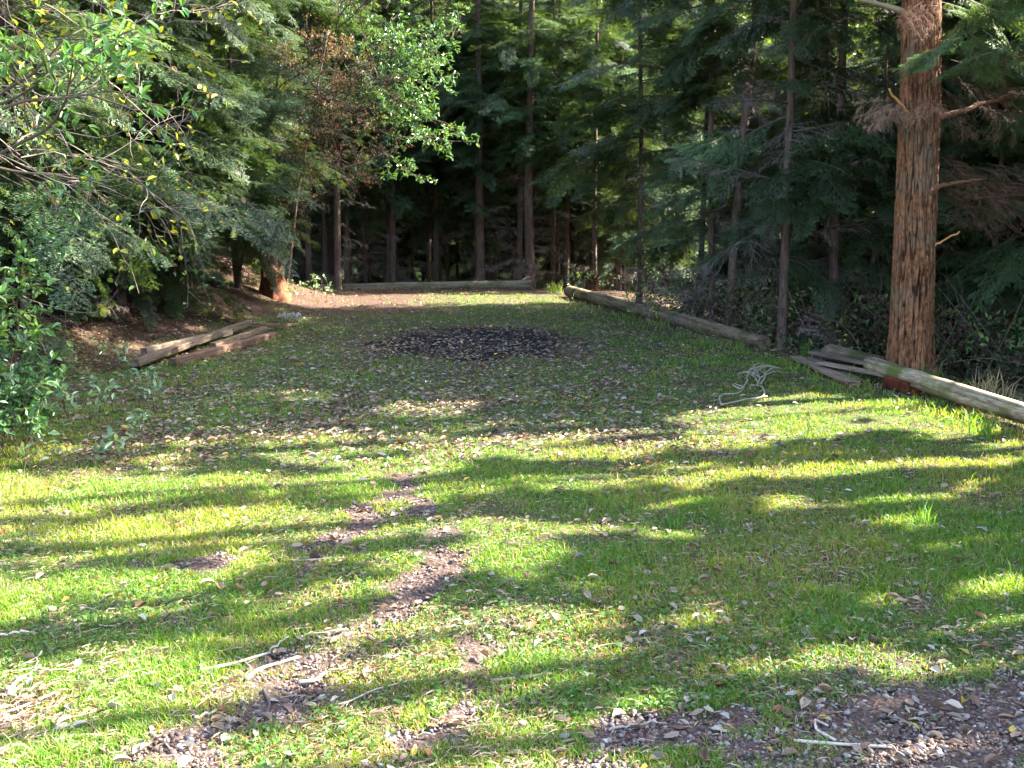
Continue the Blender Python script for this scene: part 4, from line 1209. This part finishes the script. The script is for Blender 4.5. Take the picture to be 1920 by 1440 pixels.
# ------------------------------------------------------------------ sticks on the grass
PALE, GREY, DRK = (.55, .47, .38), (.34, .29, .25), (.13, .085, .07)
gs = 'sticks lying on the nearest grass'
S = [
 ([(-20, 1198, 0), (62, 1190, 0)], .0075, .005, PALE, 'pale stick lying at the left edge of the view'),
 ([(463, 1280, .0), (482, 1262, .0), (560, 1238, 0)], .0085, .006, PALE, 'pale bent stick beside the gravel track, lower of two'),
 ([(375, 1264, .0), (440, 1250, .0), (505, 1230, .0)], .008, .005, PALE, 'pale stick beside the gravel track, upper of two'),
 ([(500, 1232, .0), (539, 1196, .1)], .004, .003, PALE, 'thin pale twig standing up from the upper pale stick'),
 ([(440, 1238, .0), (452, 1240, 0), (475, 1262, .0)], .0032, .0022, GREY, 'thin forked twig crossing the pale sticks'),
 ([(18, 1306, .0), (28, 1288, .0), (48, 1274, .0)], .010, .006, PALE, 'thick pale stub in the lower left grass'),
 ([(55, 1280, .0), (75, 1222, .1)], .0032, .002, PALE, 'thin straw standing upright in the lower left grass'),
 ([(560, 1286, .0), (590, 1283, 0), (612, 1266, .0)], .008, .006, PALE, 'pale stub lying on the gravel track'),
 ([(728, 1242, .0), (750, 1232, 0), (792, 1236, .0)], .006, .004, GREY, 'bent grey stick left of the middle gravel strip'),
 ([(920, 1284, .0), (960, 1280, 0), (1035, 1270, .0)], .010, .008, (.30, .20, .15), 'thick brown stick lying across the middle gravel strip'),
 ([(930, 1296, .0), (990, 1295, 0)], .004, .003, DRK, 'thin dark twig under the thick brown stick'),
 ([(1488, 1396, .0), (1560, 1402, .0), (1672, 1408, .0)], .007, .005, PALE, 'long straight pale stick on the lower right gravel'),
 ([(1566, 1396, .0), (1530, 1376, .0), (1526, 1355, .0), (1552, 1368, .0)], .0065, .004, PALE, 'hooked pale twig above the long straight pale stick'),
 ([(1180, 1336, .0), (1290, 1346, .0)], .004, .003, DRK, 'long dark twig left of the lower right gravel'),
 ([(1140, 1374, .0), (1245, 1358, .0)], .006, .004, GREY, 'grey stick below the long dark twig'),
 ([(528, 1054, .0), (560, 1056, 0), (645, 1050, .0)], .005, .003, GREY, 'grey stick beside the far part of the gravel track'),
 ([(1098, 1226, .0), (1130, 1216, .0), (1190, 1208, .0)], .005, .003, (.22, .2, .13), 'thin curved green brown twig in the middle grass'),
 ([(1068, 1127, .0), (1054, 1092, .1)], .003, .002, DRK, 'thin dark twig standing up in the middle grass'),
 ([(817, 1118, .0), (822, 1090, .1)], .0045, .0035, DRK, 'short black twig standing beside the gravel track'),
 ([(1400, 1318, .0), (1401, 1278, .1)], .003, .002, DRK, 'thin brown stem standing left of the lower right gravel'),
 ([(0, 1348, .0), (60, 1325, .0), (106, 1304, .0)], .006, .004, PALE, 'pale straw stick in the lower left corner, upper'),
 ([(215, 1282, .0), (300, 1266, .0)], .006, .004, PALE, 'pale double stick left of the gravel track'),
 ([(225, 1274, .0), (290, 1258, .0)], .005, .003, PALE, 'thin pale stick just above the pale double stick'),
 ([(366, 1352, .0), (406, 1341, .0)], .007, .005, PALE, 'short pale stub left of the gravel track'),
 ([(98, 1398, .0), (130, 1388, 0), (215, 1384, .0)], .007, .005, PALE, 'pale crooked stick near the lower left corner'),
 ([(0, 1412, .0), (40, 1404, 0), (70, 1424, .0)], .009, .006, PALE, 'thick pale stub in the lower left corner'),
 ([(20, 1440, .0), (62, 1420, .0)], .008, .006, PALE, 'stub of pale wood cut off by the bottom edge'),
 ([(0, 1310, .0), (50, 1312, 0)], .004, .003, PALE, 'thin pale straw left of the thick pale stub'),
 ([(640, 1330, .0), (700, 1300, .0), (780, 1280, .0)], .004, .003, GREY, 'thin grey twig between the two gravel tracks'),
 ([(710, 1210, .0), (760, 1224, .0)], .003, .002, DRK, 'thin dark twig above the bent grey stick'),
 ([(1500, 1210, .0), (1520, 1196, .0), (1512, 1180, .03)], .005, .003, GREY, 'short forked grey twig in the right hand grass'),
 ([(1640, 1395, .0), (1700, 1428, .0)], .004, .003, GREY, 'thin grey twig at the bottom of the right gravel'),
 ([(495, 1300, .0), (507, 1328, .0), (500, 1345, 0)], .008, .005, (.09, .07, .07), 'crooked black stick on the shaded gravel track'),
 ([(1090, 1330, .0), (1180, 1342, .0)], .004, .003, DRK, 'dark straight twig in the bottom middle'),
 ([(150, 1210, .0), (152, 1170, .1)], .002, .0015, (.4, .33, .15), 'thin dry grass stem standing in the left grass'),
]
for pts_, r0, r1, c, lab in S:
    pxline('stick', lab, pts_, r0 * .9, r1 * .9, np.array(c) * .75, 'stick', gs)

# dry grass clumps and stalks at the foot of the big fir and along the log
def tuft(px, py, n, h, col, label, seed, spread=.08, w=.004):
    b = gp(px, py); r = np.random.RandomState(seed); g = G()
    a = r.uniform(0, 6.28, n); rad = r.uniform(0, spread, n); hh = h * r.uniform(.4, 1.1, n)
    P = np.stack([np.cos(a) * rad, np.sin(a) * rad, 0 * a - .01], 1)
    la = r.uniform(0, 6.28, n); ln = np.stack([np.cos(la), np.sin(la), 0 * la], 1) * (hh * r.uniform(.1, .7, n))[:, None]; up = np.array([0, 0, 1.])
    az = r.uniform(0, 6.28, n); Sd = np.stack([np.cos(az), np.sin(az), 0 * az], 1) * w / 2
    m1 = P + ln * .25 + up * (hh * .55)[:, None]; m2 = P + ln + up * (hh * .95)[:, None]
    v = np.stack([P - Sd, P + Sd, m1 + Sd, m1 - Sd, m2], 1).reshape(-1, 3); k = (np.arange(n) * 5)[:, None]
    f = np.concatenate([k + [0, 1, 2], k + [0, 2, 3], k + [3, 2, 4]])
    g.add(v, f, np.repeat(np.array(col) * r.uniform(.7, 1.3, n)[:, None], 5, 0))
    o = g.build('grass_tuft', M['grass']); o.location = b
    return tag(o, label, 'grass tuft', 'taller tufts of grass')
tuft(1700, 705, 30, .75, (.40, .24, .11), 'tall thin dry stalks in front of the big fir', 1, .12, .006)
tuft(1742, 712, 60, .35, (.42, .32, .2), 'dry pale tuft at the right foot of the big fir', 2, .1, .007)
tuft(1745, 722, 60, .22, (.14, .24, .04), 'green tuft between the big fir and the near log', 3, .14, .008)
tuft(1860, 745, 70, .3, (.42, .34, .2), 'dry pale tuft behind the near log', 4, .22, .008)
tuft(1510, 668, 50, .22, (.09, .2, .04), 'green tuft beside the upper end of the lowest plank', 5, .1, .008)
tuft(1845, 818, 70, .2, (.12, .26, .04), 'green tuft in front of the near log', 6, .14, .007)
tuft(1735, 985, 30, .16, (.12, .26, .04), 'small green tuft standing up in the right hand grass', 7, .06, .005)
tuft(190, 1176, 40, .10, (.08, .17, .04), 'dark green tuft in the left hand grass', 8, .05, .004)
tuft(1575, 1140, 25, .10, (.08, .17, .04), 'dark tuft in the deep green shaded grass on the right', 9, .03, .004)
tuft(1042, 548, 60, .28, (.2, .30, .05), 'bright green tuft between the back log and the middle log', 10, .3, .014)
tuft(1260, 985, 40, .14, (.07, .17, .03), 'long dark green tuft in the shaded middle grass', 11, .09, .005)

# ------------------------------------------------------------------ unseen trees added past the right edge, crowns cut to shape the meadow shade
# lit areas of the grass: (list of pixel points, half width in metres) -- crown faces in the way of this sun are cut out
LIT = [(wl([(-100, 915), (350, 915), (640, 905), (800, 880)]), .26),
       (wl([(820, 850), (1100, 850), (1400, 825), (1700, 790), (2000, 800)]), .20),
       (wl([(1380, 790), (1600, 760), (2000, 830)]), .62),
       (wl([(1250, 905), (1500, 880), (1960, 860)]), .13),
       (wl([(650, 975), (830, 930), (1150, 905), (1300, 885)]), .15),
       (wl([(560, 1010), (1000, 1000), (1300, 1003)]), .07),
       (wl([(0, 1000), (300, 990), (560, 965)]), .05),
       (wl([(-60, 1105), (150, 1100), (350, 1100)]), .17),
       (wl([(480, 1150), (740, 1095)]), .10),
       (wl([(640, 1200), (800, 1165)]), .08),
       (wl([(800, 1070), (900, 1060), (960, 1068)]), .05),
       (wl([(700, 1155), (900, 1150), (1150, 1150)]), .035),
       (wl([(-60, 1290), (100, 1290), (400, 1275), (580, 1262)]), .12),
       (wl([(-60, 1400), (150, 1385), (320, 1360)]), .12),
       (wl([(-100, 1475), (400, 1440), (1150, 1440)]), .055),
       (wl([(560, 1340), (760, 1330)]), .045),
       (wl([(1640, 1258), (1800, 1262), (2000, 1270)]), .055),
       (wl([(1640, 1130), (1760, 1125)]), .035), (wl([(1830, 1160), (1980, 1165)]), .05), (wl([(1640, 985), (1720, 990)]), .06),
       (wl([(1830, 1020), (1920, 1018)]), .035), (wl([(1500, 1105), (1560, 1108)]), .03), (wl([(1270, 1120), (1340, 1118)]), .03),
       (wl([(1440, 1190), (1560, 1195)]), .03), (wl([(950, 1085), (1100, 1110)]), .03), (wl([(1320, 1255), (1400, 1250)]), .035),
       (wl([(560, 590), (800, 560), (1050, 548)]), .9), (wl([(480, 560), (560, 590)]), .6)]
def litmask(x, y):
    n = fbm2(x * 2.6, y * 2.6, 301, 3) - .5; n2 = fbm2(x * 9, y * 9, 302, 3) - .5
    best = np.full(np.shape(x), 9.0)
    for pts, w in LIT:
        best = np.minimum(best, segdist(x, y, pts) - w)
    k = np.clip(y / 8, .25, 1)
    ca, sa = math.cos(SUN_AZ), math.sin(SUN_AZ); u = x * ca + y * sa; w = -x * sa + y * ca
    st_ = fbm2(u * .9, w * 7.0, 320, 4)
    streak = (st_ > .505 + .085 * ss(-.8, 1.0, x)) & (y < 8.2) & ~((x > .7) & (y < 3.5))
    streak |= (fbm2(u * 2.2, w * 5.5, 330, 3) > .625) & (y < 8.4)
    dark = (y > 9.9) & (y < 16.5) & (x < 4)
    return ~dark & (streak | lit0(best, k, n, n2))
def lit0(best, k, n, n2):
    return best - .05 + n * .24 * k + n2 * .42 * k < 0
def litfoliage(P):
    """where the added crowns are cut so sun reaches the left bank and big fir"""
    k = (P[:, 0] + 3.2) / SDIR[0]; Q = P - SDIR * k[:, None]
    n = noise3(Q[:, 1] * .8, Q[:, 2] * 1.1, 0 * Q[:, 0], 310) * .7 + .3 * noise3(Q[:, 1] * 3, Q[:, 2] * 3, 0 * Q[:, 0], 311)
    k4 = (P[:, 0] - 4.4) / SDIR[0]; Q4 = P - SDIR * k4[:, None]
    m = noise3(Q4[:, 1] * 2.2, Q4[:, 2] * 1.3, 0 * Q4[:, 0], 312)
    fir = (np.abs(Q4[:, 1] - 10.4) < 1.3) & (Q4[:, 2] > 3.5) & (Q4[:, 2] < 5.8) & (m > .35) | (np.abs(Q4[:, 1] - 10.62) < .2) & (Q4[:, 2] > .1) & (Q4[:, 2] < 3.6) & (m > .52)
    return fir | (Q[:, 2] > 2.2 + 3.6 * (n - .42)) & (Q[:, 2] < 9) | (np.hypot(Q[:, 1] - 7.3, Q[:, 2] - 1.55) < .75)
def shade_tree(loc, H, R, label, seed, dens=1.0, zb=.8):
    r = np.random.RandomState(seed); rnd = random.Random(seed)
    t = empty('conifer_tree', loc, label, 'tree', 'unseen conifers added to shade the clearing')
    gt = G(); z = np.linspace(-.4, H, 14); tube(gt, np.stack([0 * z, 0 * z, z], 1), np.linspace(.17, .03, 14), 9, (1, 1, 1), 0, True, .1, seed)
    gt.build('trunk', M['bark'], t, True)
    g = G(); zz = zb
    while zz < H - .3:
        rr_ = R * (1 - (zz - zb) / (H - zb)) ** .33 + .2
        for k in range(int(9 * dens)):
            az = r.uniform(0, 6.28); l = rr_ * r.uniform(.5, 1.0); q = r.uniform(0, .5) * l
            put(g, rnd.choice(FRS), (math.cos(az) * q, math.sin(az) * q, zz + r.uniform(-.15, .15)), az + r.normal(0, .4), r.uniform(-.4, .1), r.normal(0, .4), l / 1.5 * .8, r.uniform(.8, 1.3))
        zz += .3
    v, f, c, m = g.arrays()
    cen = v[f].mean(1) + np.asarray(loc)
    k = cen[:, 2] / SDIR[2]
    G_ = cen - SDIR * k[:, None]
    lit = litmask(G_[:, 0], G_[:, 1]) | litfoliage(cen)
    f = f[~lit]; m = m[~lit]  # drop every crown face that would block a wanted patch of sun
    used = np.unique(f); mp = np.zeros(len(v), np.int64); mp[used] = np.arange(len(used))
    g2 = G(); g2.add(v[used], mp[f], c[used], m)
    g2.build('crown', [M['needle'], M['twig']], t)
k = 0
labs = ['nearest the viewer', 'second along', 'third along', 'fourth along', 'fifth along', 'sixth along', 'behind the first', 'behind the second', 'behind the third', 'behind the fourth', 'behind the fifth', 'behind the sixth']
ST = [(7.6, 1.4, 12, 2.3), (7.9, 4.6, 12, 2.4), (7.6, 7.8, 12, 2.3), (8.8, 10.9, 12.5, 2.4), (10.2, 14.0, 12.5, 2.4), (11.6, 17.2, 12, 2.3),
      (10.8, -.2, 13, 2.6), (11.2, 3.0, 13.5, 2.7), (11.4, 6.3, 13.5, 2.7), (11.9, 9.6, 13.5, 2.7), (13.2, 12.8, 13.5, 2.6), (14.6, 16.2, 13.5, 2.6),
      (9.6, 9.3, 14, 2.5), (9.0, 12.9, 13, 2.4), (10.1, 11.2, 14, 2.5), (12.4, 14.6, 13, 2.5), (9.3, 6.2, 11, 2.4), (12.8, 18.6, 12, 2.4),
      (14.6, 1.6, 17, 2.9), (15, 5.2, 17, 2.9), (15.2, 8.8, 17, 2.9), (16.2, 12.4, 17, 2.9), (17.5, 16.4, 17, 2.9), (18.6, 20.4, 17, 2.9)]
labs = [a + ' in the ' + b + ' row' for b in ('first', 'second', 'infill', 'third') for a in ('nearest the viewer', 'second along', 'third along', 'fourth along', 'fifth along', 'sixth along')]
for (x, y, H, R) in ST:
    shade_tree((x, y, float(terrain(x, y)) - .05), H, R, 'unseen shading conifer past the right edge with crown cut for the light, ' + labs[k], 500 + k, 1.25)
    k += 1
print('objects', len(bpy.data.objects))
